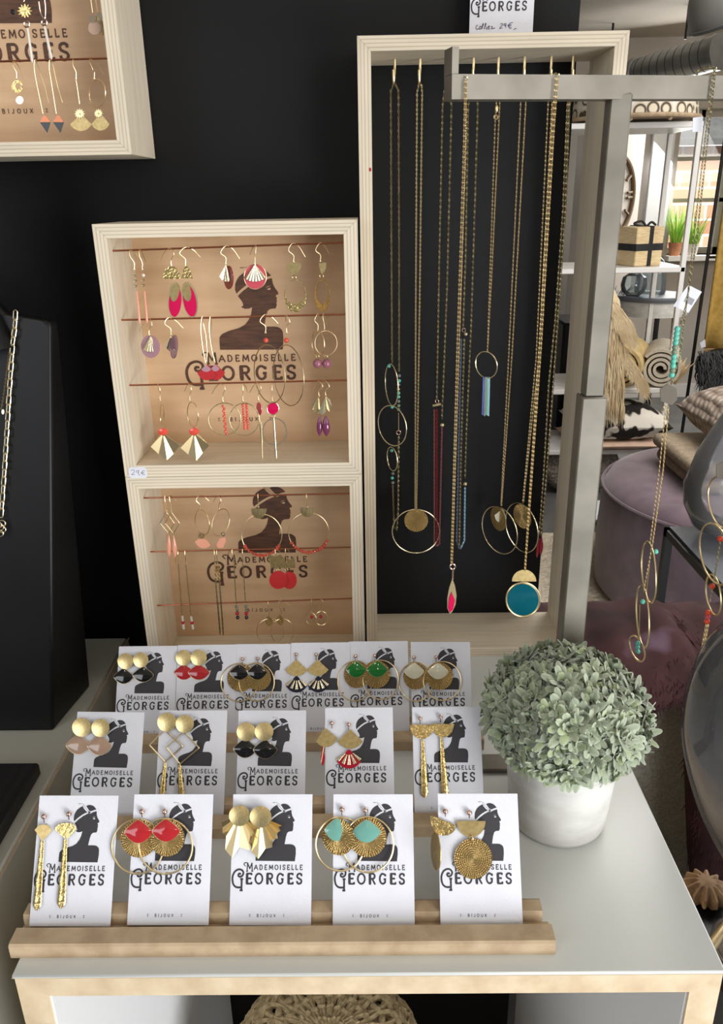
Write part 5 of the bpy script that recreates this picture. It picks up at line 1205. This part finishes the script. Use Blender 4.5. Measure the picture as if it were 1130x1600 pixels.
# gift box with black ribbon
c = on(1012, 415, y=SY+.06); c.z = zs[1]; hw_, hh_ = .083, .155
M_['straw'] = noisy('woven_straw', (206, 180, 134), (226, 204, 162), .85, scale=(1, 1, 9), ns=30, bump=.4, bd=.002)
gb = thing('straw_box', 'square woven straw box tied with black ribbon on the second shelf', 'box', c)
a = radians(38)
def rotc(mb, c, a):
    for p in mb.v:
        x, y = p.x-c.x, p.y-c.y; p.x = c.x+x*cos(a)-y*sin(a); p.y = c.y+x*sin(a)+y*cos(a)
    return mb
rotc(MB().bbox((c.x-.068, c.y+.0, 0+c.z), (c.x+.068, c.y+.13, c.z+hh_), .004), c, a*.55).build('box_body', M_['straw'], gb)
rotc(MB().bbox((c.x-.07, c.y-.002, c.z+.06), (c.x+.07, c.y+.132, c.z+.09), .003), c, a*.55).build('ribbon', M_['black_grain'], gb)
rotc(MB().bbox((c.x-.006, c.y-.003, c.z-.0), (c.x+.014, c.y+.133, c.z+hh_+.003), .002), c, a*.55).build('ribbon', M_['black_grain'], gb)
top = V((c.x-.01, c.y+.04, c.z+hh_)); MB().tube(smoothpath([top, top+V((-.02, 0, .02)), top+V((-.05, 0, .012)), top+V((-.03, 0, .003)), top, top+V((.02, 0, .016)), top+V((.04, 0, .004))]), .005, 6).build('ribbon_bow', M_['black_grain'], gb)
# small dark box/pot behind, grass pot on the shelf
M_['grass'] = noisy('bright_grass', (120, 178, 60), (176, 214, 90), .6, ns=20)
M_['terracotta'], _, _ = base('terracotta', (190, 132, 96), .8)
c = on(1053, 404, y=WY-.04); c.z = wz0
gp_ = thing('grass_pot', 'small terracotta pot of bright green grass on the window sill', 'plant', c)
MB().lathe([(0, 0), (.032, 0), (.045, .08), (.04, .08), (.036, .06), (0, .06)], c, 24).build('pot', M_['terracotta'], gp_)
rnd = random.Random(2); mb = MB()
for i in range(90):
    a = rnd.uniform(0, 6.28); r = rnd.uniform(0, .03); l = rnd.uniform(.12, .27); s_ = rnd.uniform(.02, .10)
    p0 = c+V((r*cos(a), r*sin(a), .06)); P = [p0, p0+V((s_*.4*cos(a), s_*.4*sin(a), l*.6)), p0+V((s_*cos(a), s_*sin(a), l))]
    mb.tube(smoothpath(P, 3), [.0035*(1-j/7) for j in range(7)], 3)
tag(mb.build('grass_blades', M_['grass'], gp_), kind='stuff')
c = on(1094, 404, y=WY-.04); c.z = wz0
gp2 = thing('grass_pot', 'second pot of green grass on the sill, half behind the beaded necklace', 'plant', c-V((.06, 0, 0)))
c = c-V((.06, 0, 0)); MB().lathe([(0, 0), (.032, 0), (.042, .07), (.036, .07), (0, .05)], c, 24).build('pot', M_['white_paint'], gp2)
mb = MB()
for i in range(90):
    a = rnd.uniform(0, 6.28); r = rnd.uniform(0, .03); l = rnd.uniform(.10, .22); s_ = rnd.uniform(.02, .10)
    p0 = c+V((r*cos(a), r*sin(a), .05)); P = [p0, p0+V((s_*.4*cos(a), s_*.4*sin(a), l*.6)), p0+V((s_*cos(a), s_*sin(a), l))]
    mb.tube(smoothpath(P, 3), [.0035*(1-j/7) for j in range(7)], 3)
tag(mb.build('grass_blades', M_['grass'], gp2), kind='stuff')
# round side table far behind with glass vases
M_['slate'], _, _ = base('slate_grey', (104, 108, 114), .5)
zt2 = .86; c = on(1016, 462, z=zt2)+V((.03, .06, 0))
rt_ = thing('side_table', 'round grey side table on dark legs behind the shelving', 'table', V((c.x, c.y, 0)))
MB().lathe([(0, 0), (.175, 0), (.18, -.008), (.175, -.022), (0, -.022)], c, 48).build('table_top', M_['slate'], rt_)
MB().lathe([(.165, -.022), (.165, -.09), (.155, -.09), (.155, -.022)], c, 40).build('apron', M_['concrete'], rt_)
for a in range(3): MB().tube([c+V((.15*cos(a*2.1+.4), .15*sin(a*2.1+.4), -.03)), V((c.x+.18*cos(a*2.1+.4), c.y+.18*sin(a*2.1+.4), 0))], .012, 8).build('leg', M_['black_metal'], rt_)
def glassmat(nm, tint, gloss=.9, body=.0, bcol=(150, 150, 150)):
    g = bpy.data.materials.new(nm); g.use_nodes = True; n = g.node_tree; n.nodes.clear()
    o_ = n.nodes.new('ShaderNodeOutputMaterial'); mx = n.nodes.new('ShaderNodeMixShader'); tr = n.nodes.new('ShaderNodeBsdfTransparent'); gl = n.nodes.new('ShaderNodeBsdfGlossy'); fr = n.nodes.new('ShaderNodeFresnel')
    lw = n.nodes.new('ShaderNodeLayerWeight'); lw.inputs[0].default_value = .35; cm = n.nodes.new('ShaderNodeMixRGB')
    cm.inputs[1].default_value = (*lin(tint), 1); cm.inputs[2].default_value = (*[x*.8 for x in lin(tint)], 1)
    n.links.new(lw.outputs['Facing'], cm.inputs[0]); n.links.new(cm.outputs[0], tr.inputs[0])
    gl.inputs['Roughness'].default_value = .03; fr.inputs[0].default_value = 1.45; n.links.new(fr.outputs[0], mx.inputs[0])
    n.links.new(gl.outputs[0], mx.inputs[2])
    if body:
        df = n.nodes.new('ShaderNodeBsdfDiffuse'); df.inputs[0].default_value = (*lin(bcol), 1); m2 = n.nodes.new('ShaderNodeMixShader'); m2.inputs[0].default_value = body
        n.links.new(tr.outputs[0], m2.inputs[1]); n.links.new(df.outputs[0], m2.inputs[2]); n.links.new(m2.outputs[0], mx.inputs[1])
    else: n.links.new(tr.outputs[0], mx.inputs[1])
    n.links.new(mx.outputs[0], o_.inputs[0]); return g
M_['clear_glass'] = glassmat('clear_glass', (232, 240, 244), body=.15, bcol=(214, 226, 232))
M_['smoke_glass'] = glassmat('smoke_glass', (248, 247, 250), body=.17, bcol=(206, 204, 212))
M_['milky_glass'] = glassmat('milky_glass', (248, 247, 250), body=.3, bcol=(226, 226, 230))
p = c+V((-.11, -.06, 0)); tag(MB().lathe([(0, .002), (.03, .002), (.052, .02), (.06, .05), (.052, .085), (.03, .1), (.022, .115), (.026, .12)], p, 32).build('glass_vase', M_['clear_glass']), 'small round glass vase on the grey side table', 'vase')
p = c+V((.0, .04, 0)); tag(MB().lathe([(0, .002), (.07, .002), (.072, .01), (.066, .10), (.05, .15), (.02, .175), (.008, .18), (.012, .20), (0, .205)], p, 32).build('glass_bell', M_['clear_glass']), 'clear glass bell jar on the grey side table', 'jar')
# dark leafy plant and stool under it
def tuft(c, n, L, sp, r, seed, droop=0, flat=1):
    rnd = random.Random(seed); mb = MB()
    for i in range(n):
        a = rnd.uniform(0, 6.28); l = L*rnd.uniform(.6, 1.1); s_ = sp*rnd.uniform(.3, 1)
        P = [c, c+V((s_*.5*cos(a), s_*.5*sin(a)*flat, l*.6)), c+V((s_*cos(a), s_*sin(a)*flat, l-droop*rnd.random()))]
        mb.tube(smoothpath(P, 3), [r*(1-j/7.5) for j in range(7)], 3)
    return mb
c2 = on(954, 487, y=3.95); c2.z = .74
dp = thing('dark_plant', 'dark spiky plant left of the side table behind the shelving', 'plant', V((c2.x, c2.y, c2.z)))
tag(tuft(c2+V((0, 0, .03)), 90, .12, .13, .004, 4).build('foliage', M_['black_grain'], dp), kind='stuff')
MB().lathe([(0, 0), (.05, 0), (.06, .06), (0, .055)], c2, 24).build('pot', M_['black_metal'], dp)
tag(MB().bbox((c2.x-.25, c2.y-.12, 0), (c2.x+.05, c2.y+.2, c2.z-.002), .01).build('black_stool', M_['black_wood']), 'black low cabinet under the dark plant, behind the shelving', 'cabinet')

# rolled throws on third shelf
def roll(x, y, z, r, length, name, lab, c0, c1, ang=0, sq=1.0):
    mt = noisy(name+'_wool', c0, c1, .95, ns=60, bump=.5, bd=.003)
    o = thing(name, lab, 'blanket', (x, y, z), 'rolled blankets on the third shelf'); mb = MB(); pts = []; n = 90
    for i in range(n+1):
        a = i/n*2*pi*3.4; rr = r*(.2+.8*i/n); pts.append((rr*cos(a), rr*sin(a)*sq))
    vs = []; fs = []; dv = V((sin(ang), cos(ang), 0)); du_ = V((cos(ang), -sin(ang), 0)); th = r*.15
    for i, (u, w_) in enumerate(pts):
        d_ = hypot(u, w_); 
        for (k, off_) in ((0, -th/2), (0, th/2), (1, th/2), (1, -th/2)):
            q = (d_+off_)/max(d_, 1e-6); vs.append(V((x, y, z+r*sq))+du_*u*q+V((0, 0, w_*q))+dv*length*k)
    for i in range(n):
        for k in range(4): fs.append((i*4+k, i*4+(k+1) % 4, (i+1)*4+(k+1) % 4, (i+1)*4+k))
    fs += [(0, 1, 2, 3), (n*4+3, n*4+2, n*4+1, n*4)]
    mb.add(vs, fs).build('rolled_wool', mt, o, angle=50); return o
pz = zs[2]
p = on(968, 570, y=SY+.02); roll(p.x, SY+.0, pz, .088, .30, 'rolled_throw', 'mustard beige rolled throw on the third shelf, left of the grey one', (196, 170, 116), (214, 190, 138), .45)
p = on(1031, 570, y=SY+.02); roll(p.x, SY+.0, pz, .082, .30, 'rolled_throw', 'grey beige rolled throw on the third shelf, beside the white post', (196, 186, 166), (214, 205, 188), .35, 1.0)
# fur pelt hanging over the shelf
M_['fur'] = noisy('long_beige_fur', (206, 182, 140), (232, 212, 174), .9, ns=12, Sheen_Weight=.5)
fp = thing('fur_pelt', 'long haired beige fur pelt hanging down the left of the shelving', 'fur', (.99, 3.36, 1.0)); mb = MB(); rnd = random.Random(9)
for i in range(1500):
    t = rnd.random(); X, Z = on(942+14*t+rnd.uniform(-22, 22)*(1-.3*t), 470+150*t, y=3.34).x, on(950, 470+150*t, y=3.34).z
    p0 = V((X, 3.36-rnd.uniform(0, .03), Z)); l = rnd.uniform(.07, .15); dx = rnd.uniform(-.02, .03)
    mb.tube([p0, p0+V((dx*.6, -.03, -l*.4)), p0+V((dx, -.035, -l))], [.0028, .0022, .0004], 3, cap=False)
for i in range(900):
    t = rnd.random(); q = on(958+46*t, 528+70*t+rnd.uniform(-8, 8), y=3.33)
    l = rnd.uniform(.04, .08); dx = rnd.uniform(.0, .04)
    mb.tube([q, q+V((dx*.6, -.02, -l*.4)), q+V((dx, -.025, -l*.9))], [.0024, .002, .0004], 3, cap=False)
for i in range(700):
    t = rnd.random(); q = on(950+28*t, 474+42*t+rnd.uniform(-14, 10), y=3.32)
    l = rnd.uniform(.05, .1); dx = rnd.uniform(.02, .06)
    mb.tube([q, q+V((dx*.6, -.02, -l*.4)), q+V((dx, -.025, -l*.9))], [.0026, .002, .0004], 3, cap=False)
tag(mb.build('long_hair', M_['fur'], fp), kind='stuff')
mb = MB(); q0, q1 = on(948, 480, y=3.37), on(950, 610, y=3.37)
mb.tube(smoothpath([q0+V((0, .10, .06)), q0, (q0+q1)/2, q1]), [.03, .04, .05, .05, .05, .055, .055, .055, .055, .055, .055, .05, .05, .045, .045, .04, .04, .035, .03][:19], 10).build('hide', M_['fur'], fp)
# cushions on the lowest visible shelf
def pillow(cx, cy, cz, w_, d_, h_, nm, mat, par=None, rz=0, tilt=0, n=18):
    mb = MB(); vs = []; fs = []
    for s_ in (1, -1):
        for i in range(n+1):
            for j in range(n+1):
                u, v_ = -1+2*i/n, -1+2*j/n; e = (max(0, 1-abs(u)**3.2)*max(0, 1-abs(v_)**3.2))**.5
                k = 1-.06*(1-u*u)*(abs(v_)**4) ; k2 = 1-.06*(1-v_*v_)*(abs(u)**4)
                x, y, z = u*w_/2*k2, v_*d_/2*k, s_*e*h_/2
                vs.append((cx+x*cos(rz)-y*sin(rz), cy+x*sin(rz)+y*cos(rz), cz+z+tilt*x))
    m_ = (n+1)**2
    for s_ in (0, 1):
        for i in range(n):
            for j in range(n):
                f = (s_*m_+i*(n+1)+j, s_*m_+(i+1)*(n+1)+j, s_*m_+(i+1)*(n+1)+j+1, s_*m_+i*(n+1)+j+1); fs.append(f if s_ == 0 else f[::-1])
    return mb.add(vs, fs).build(nm, mat, par, angle=60)
zb = noisy('zebra_fabric', (40, 34, 32), (236, 230, 218), .9, scale=(9, 3, 9), ns=2.0, detail=1, lo=.47, hi=.52)
tag(pillow(1.10, SY+.10, zs[3]+.115, .42, .34, .15, 'zebra_cushion', zb), 'black and white striped cushion on the lower shelf', 'cushion')
tag(pillow(1.10, SY+.12, zs[3]+.026, .44, .34, .05, 'pink_cushion', noisy('pale_pink_fabric', (214, 180, 156), (226, 196, 174), .9, ns=20)), 'flat pale pink cushion beneath the striped cushion', 'cushion')
gf = thing('grey_fur_cushion', 'grey shaggy cushion standing under the lower shelf', 'cushion', (.98, 3.5, 0))
pillow(.98, 3.56, .125, .36, .2, .24, 'cushion_body', noisy('grey_fur', (120, 112, 104), (170, 160, 150), .95, ns=90, bump=1, bd=.01), gf)
tag(pillow(1.02, 3.2, .03, .3, .2, .06, 'floor_cushion', M_['card']), 'white cushion lying on the floor under the shelving', 'cushion')
tag(tuft(on(1055, 600, y=SY+.05), 60, .10, .07, .006, 8).build('dried_flowers', M_['gold_pale'] if False else M_['straw']), 'pale dried flower bunch on the shelf behind the hexagon pendant', 'flowers')

# stand with mustard throw and black fringe, far right
yt = thing('clothes_stand', 'thin black metal stand at the right edge of the picture', 'stand', on(1100, 660, y=4.2))
q = on(1100, 420, y=4.2)
MB().tube([V((q.x, 4.2, .0)), V((q.x+.02, 4.2, 1.75))], .009, 8).build('pole', M_['black_metal'], yt)
MB().tube([V((q.x, 4.2, 1.75)), V((q.x+.5, 4.2, 1.75))], .009, 8).build('rail', M_['black_metal'], yt)
MB().tube([V((q.x+.02, 4.2, 1.0)), V((q.x+.5, 4.2, 1.0))], .007, 8).build('rail', M_['black_metal'], yt)
MB().tube([V((q.x, 4.0, .01)), V((q.x, 4.4, .01))], .009, 8).build('foot', M_['black_metal'], yt)
mu = noisy('mustard_wool', (176, 140, 66), (196, 160, 84), .95, ns=40, bump=.4, bd=.003)
x0_ = on(1112, 480, y=4.12).x; zt3, zb3 = 1.72, on(1115, 545, y=4.12).z
mt_ = thing('mustard_throw', 'mustard yellow fringed throw hanging on the stand at right edge', 'blanket', (x0_, 4.12, zb3))
mb = MB(); vs = []; fs = []; N = 24
for i in range(N+1):
    for j in range(9):
        f = i/N; vs.append((x0_+.45*f, 4.12+.012*sin(i*1.3)+.008, zt3+(zb3-zt3)*j/8)); 
for i in range(N):
    for j in range(8): fs.append((i*9+j, (i+1)*9+j, (i+1)*9+j+1, i*9+j+1))
o = mb.add(vs, fs).build('cloth', mu, mt_); md = o.modifiers.new('thick', 'SOLIDIFY'); md.thickness = .012
mb = MB()
for i in range(70):
    p0 = V((x0_+.45*i/70, 4.12, zb3)); mb.tube([p0, p0+V((random.uniform(-.01, .01), 0, -.06))], [.004, .002], 4)
tag(mb.build('fringe', mu, mt_), kind='stuff')
bf = thing('black_fur', 'shaggy black fur piece hanging below the mustard throw', 'fur', on(1120, 570, y=4.0)); mb = MB(); rnd = random.Random(4)
for i in range(1300):
    q = on(1088+rnd.random()**.6*70, 560+rnd.uniform(-12, 30), y=4.0-rnd.uniform(0, .1)); l = rnd.uniform(.06, .13)
    mb.tube([q, q+V((rnd.uniform(-.02, .02), -.02, -l*.4)), q+V((rnd.uniform(-.03, .03), -.03, -l))], [.0045, .0035, .0006], 3, cap=False)
tag(mb.build('long_hair', M_['blackm'] if False else M_['black_grain'], bf), kind='stuff')
MB().ball(on(1125, 570, y=4.03), .12, 20, 12, (1, .5, .7)).build('hide', M_['black_grain'], bf)
tag(MB().prism([on(*q, y=4.08) for q in ((1094, 536), (1102, 530), (1103, 542), (1096, 544))], (0, .001, 0)).build('paper_tag', M_['card'], smooth=False), 'small white swing tag beside the mustard throw', 'tag')

# rug, pouf, blankets and knitted cushion
rg = noisy('shaggy_rug', (206, 192, 168), (236, 224, 204), .97, ns=55, detail=6, bump=1, bd=.02)
tag(MB().bbox((.38, 1.66, 0), (.92, 3.0, .022), .008).build('shaggy_rug', rg), 'beige shaggy rug on the grey floor beside the pouf', 'rug')
pf = noisy('mauve_velvet', (108, 90, 100), (126, 106, 116), .8, ns=14, Sheen_Weight=.4)
pcx, pcy, pr, pz_ = 1.24, 2.46, .46, .43
po = thing('pouf', 'large round mauve velvet pouf under a stack of blankets', 'pouf', (pcx, pcy, 0))
MB().lathe([(0, .02), (pr-.03, .02), (pr, .05), (pr+.008, .2), (pr, .38), (pr-.02, .415), (pr-.06, pz_), (0, pz_+.004)], (pcx, pcy, 0), 96).build('pouf_body', pf, po)
MB().tube([(pcx+(pr+.002)*cos(a*pi/48), pcy+(pr+.002)*sin(a*pi/48), .392) for a in range(96)], .005, 6, closed=True).build('piping', pf, po)
wool = noisy('taupe_wool', (150, 134, 112), (172, 156, 134), .97, ns=70, bump=.7, bd=.003)
for i, (z, nm) in enumerate(((pz_+.026, 'thick taupe wool blanket folded at the bottom of the stack on the pouf'), (pz_+.078, 'taupe wool blanket folded on top of another, under the knitted cushion'))):
    b = MB().box((1.0-.02*i, 2.30, z-.022), (1.50, 2.68, z+.024)); o = tag(b.build('folded_blanket', wool, smooth=True, angle=80), nm, 'blanket', 'folded blankets on the pouf')
    md = o.modifiers.new('soft', 'BEVEL'); md.width = .021; md.segments = 5
kn = bpy.data.materials.new('chunky_knit'); kn.use_nodes = True; n = kn.node_tree; b = n.nodes['Principled BSDF']; b.inputs['Roughness'].default_value = .97
wv = n.nodes.new('ShaderNodeTexVoronoi'); wv.inputs['Scale'].default_value = 34; wv.inputs['Randomness'].default_value = .45; t1 = n.nodes.new('ShaderNodeTexCoord'); n.links.new(t1.outputs['Object'], wv.inputs['Vector'])
r1 = n.nodes.new('ShaderNodeValToRGB'); r1.color_ramp.elements[0].color = (*lin((206, 192, 176)), 1); r1.color_ramp.elements[1].color = (*lin((132, 114, 102)), 1); r1.color_ramp.elements[1].position = .75
n.links.new(wv.outputs['Distance'], r1.inputs[0]); n.links.new(r1.outputs[0], b.inputs['Base Color'])
bu = n.nodes.new('ShaderNodeBump'); bu.invert = True; bu.inputs['Distance'].default_value = .012; n.links.new(wv.outputs['Distance'], bu.inputs['Height']); n.links.new(bu.outputs[0], b.inputs['Normal'])
tag(pillow(1.30, 2.48, pz_+.198, .50, .42, .19, 'knitted_cushion', kn), 'chunky knitted beige cushion on top of the folded blankets', 'cushion')

# black metal frame table with glass vase (behind), right of the pouf front
ft = thing('frame_table', 'black square metal frame side table in front of the pouf', 'table', (1.1, 1.85, 0))
fx, fz = on(1046, 826, z=.485).x, .485; fyy = on(1046, 826, z=.485).y
fx0, fx1, fy0, fy1 = fx-.0, fx+.42, fyy-.40, fyy
for (x, y) in ((fx0, fy0), (fx1, fy0), (fx0, fy1), (fx1, fy1)): MB().box((x-.01, y-.01, 0), (x+.01, y+.01, fz)).build('leg', M_['black_metal'], ft, smooth=False)
for z in (fz-.01, .012):
    for (a, b) in (((fx0, fy0), (fx1, fy0)), ((fx1, fy0), (fx1, fy1)), ((fx0, fy1), (fx1, fy1)), ((fx0, fy0), (fx0, fy1))):
        MB().box((min(a[0], b[0])-.01, min(a[1], b[1])-.01, z-.01), (max(a[0], b[0])+.01, max(a[1], b[1])+.01, z+.01)).build('frame_rail', M_['black_metal'], ft, smooth=False)
MB().box((fx0, fy0, fz), (fx1, fy1, fz+.006)).build('table_top', M_['slate'], ft, smooth=False)
c = on(1150, 838, z=fz+.006); 
tag(MB().lathe([(0, .002), (.06, .004), (.11, .03), (.135, .08), (.14, .13), (.12, .21), (.085, .29), (.05, .36), (.04, .42), (.045, .46)], c, 64).build('glass_vase', M_['milky_glass']), 'tall milky glass vase on the black frame table, right edge', 'vase')

# grey chair with maroon fur throw
gw = noisy('grey_weave', (136, 134, 126), (160, 157, 148), .95, scale=(1, 1, 1), ns=260, bump=.6, bd=.002)
ac = thing('armchair', 'grey woven upholstered armchair behind the display table', 'chair', (.62, 1.25, 0))
MB().bbox((.24, .985, .06), (.80, 1.12, .655), .03).build('backrest', gw, ac, angle=70)
MB().bbox((.24, 1.11, .06), (.34, 1.48, .50), .03).build('arm', gw, ac, angle=70)
MB().bbox((.34, 1.11, .06), (.78, 1.47, .40), .03).build('seat', gw, ac, angle=70)
for (x, y) in ((.28, 1.02), (.74, 1.02), (.28, 1.42), (.74, 1.42)): MB().tube([(x, y, 0), (x, y, .065)], .015, 10).build('leg', M_['black_metal'], ac)
fm = noisy('maroon_fur', (42, 20, 22), (70, 38, 40), .95, ns=14, detail=6)
n = fm.node_tree; nz2 = n.nodes.new('ShaderNodeTexNoise'); nz2.inputs['Scale'].default_value = 7; nz2.inputs['Detail'].default_value = 3; r2 = n.nodes.new('ShaderNodeValToRGB'); r2.color_ramp.elements[0].position = .59; r2.color_ramp.elements[1].position = .74
r2.color_ramp.elements[0].color = (0, 0, 0, 1); r2.color_ramp.elements[1].color = (1, 1, 1, 1); mx = n.nodes.new('ShaderNodeMixRGB'); mx.inputs[2].default_value = (*lin((132, 112, 136)), 1)
b = n.nodes['Principled BSDF']; src = b.inputs['Base Color'].links[0].from_socket; tcx = n.nodes.new('ShaderNodeTexCoord'); n.links.new(tcx.outputs['Object'], nz2.inputs['Vector'])
n.links.new(nz2.outputs['Fac'], r2.inputs[0]); n.links.new(r2.outputs[0], mx.inputs[0]); n.links.new(src, mx.inputs[1]); n.links.new(mx.outputs[0], b.inputs['Base Color'])
rnd = random.Random(6); mb = MB(); vs = []; fs = []; NX, NY = 60, 40
def throwpt(i, j):
    x = .20+.62*i/NX; long_ = max(0, min(1, (x-.445)/.035)); f = j/NY
    front = .055+.02*sin(x*23)+.36*long_; back = .14; total = front+.15+back; s = f*total
    fold = .005*sin(x*31+1)+.003*sin(x*77)+.002*sin(s*60+x*20)
    if s < front: q = V((x, .955-.02*sin(pi*s/front)+fold*.6-.05*long_*(1-s/front), .660-(front-s)+.02))
    elif s < front+.15: g = (s-front)/.15; q = V((x, .955+.18*g*1.05, .680+.022*sin(pi*g)+fold))
    else: q = V((x, 1.146+fold*.5, .680-(s-front-.15)))
    return q
for i in range(NX+1):
    for j in range(NY+1): vs.append(throwpt(i, j))
for i in range(NX):
    for j in range(NY): fs.append((i*(NY+1)+j, (i+1)*(NY+1)+j, (i+1)*(NY+1)+j+1, i*(NY+1)+j+1))
th_ = thing('fur_throw', 'dark maroon fur throw with lilac patches draped over the grey chair', 'blanket', (.55, .96, .3))
o = mb.add(vs, fs).build('pelt', fm, th_, angle=80); md = o.modifiers.new('thick', 'SOLIDIFY'); md.thickness = .018; md.offset = 0
mb = MB()
for i in range(5200):
    a, b_ = rnd.uniform(0, NX), rnd.uniform(0, NY*.8); q = throwpt(a, b_); e1 = throwpt(a+.5, b_)-q; e2 = throwpt(a, b_+.5)-q
    nn = e1.cross(e2).normalized(); nn = nn if nn.dot(CAM-q) > 0 else -nn
    p0 = q+nn*.008; l = rnd.uniform(.008, .016); dd = (nn*.6+V((rnd.uniform(-.5, .5), -.1, -.8))).normalized()
    mb.tube([p0, p0+dd*l], [.0011, .0002], 3, cap=False)
tag(mb.build('fur_pile', fm, th_), kind='stuff')

# black side table at right with big smoked glass vase
bt_ = thing('black_side_table', 'black slatted side table under the smoked glass vase, lower right', 'table', (.6, .75, 0))
MB().bbox((.335, .40, .575), (.80, .662, .6), .002).build('table_top', M_['black_wood'], bt_)
for i in range(7):
    MB().bbox((.345, .405, .50-i*.075), (.79, .420, .568-i*.075), .003).build('slat', M_['black_grain'], bt_)
for (x, y) in ((.345, .425), (.765, .425), (.345, .635), (.765, .635)): MB().box((x, y, 0), (x+.02, y+.02, .575)).build('leg', M_['black_wood'], bt_, smooth=False)
vc = V((.376, .572, .6))
vs_ = thing('smoked_glass_vase', 'large bulbous smoked glass vase at the right edge beside the table', 'vase', vc)
vp = [(0, .002), (.042, .003), (.040, .012), (.018, .03), (.02, .075), (.042, .105), (.076, .165), (.096, .22), (.103, .265), (.097, .315), (.075, .36), (.047, .392), (.032, .43), (.036, .47)]
vp2 = [(p_.x, p_.y) for p_ in smoothpath([(a, b, 0) for a, b in vp], 4)]
MB().lathe([(max(0, r), z) for r, z in vp2]+[(max(0, r-.0035), z+.001) for r, z in vp2[::-1]], vc, 96).build('glass_body', M_['smoke_glass'], vs_, angle=80)
tc_ = on(1100, 1402, z=.6); tc_.z = .6
tn = thing('ribbed_ornament', 'small tan ruffled ornament on the black side table', 'ornament', tc_); mb = MB(); n_ = 72
prof = [(0, .0), (.014, .0), (.020, .008), (.019, .017), (.010, .023), (0, .024)]; vs = []; fs = []
for r, z in prof:
    for k in range(n_): a = 2*pi*k/n_; rr = r*(1+.22*sin(k*pi/3)); vs.append(tc_+V((rr*cos(a), rr*sin(a), z)))
for i in range(len(prof)-1):
    for k in range(n_): fs.append((i*n_+k, i*n_+(k+1) % n_, (i+1)*n_+(k+1) % n_, (i+1)*n_+k))
mb.add(vs, fs).build('ruffled_body', noisy('tan_ruffle', (128, 104, 82), (168, 142, 114), .9, ns=60, bump=.4, bd=.002), tn)
br = thing('brass_rod', 'slanting brass rod at the lower right picture edge', 'rod', on(1116, 1482, y=.5))
q0, q1 = on(1112, 1478, y=.56), on(1160, 1412, y=.60)
MB().tube([q0-(q1-q0)*2.0, q1+(q1-q0)*.5], .0052, 12).build('rod', M_['gold'], br)
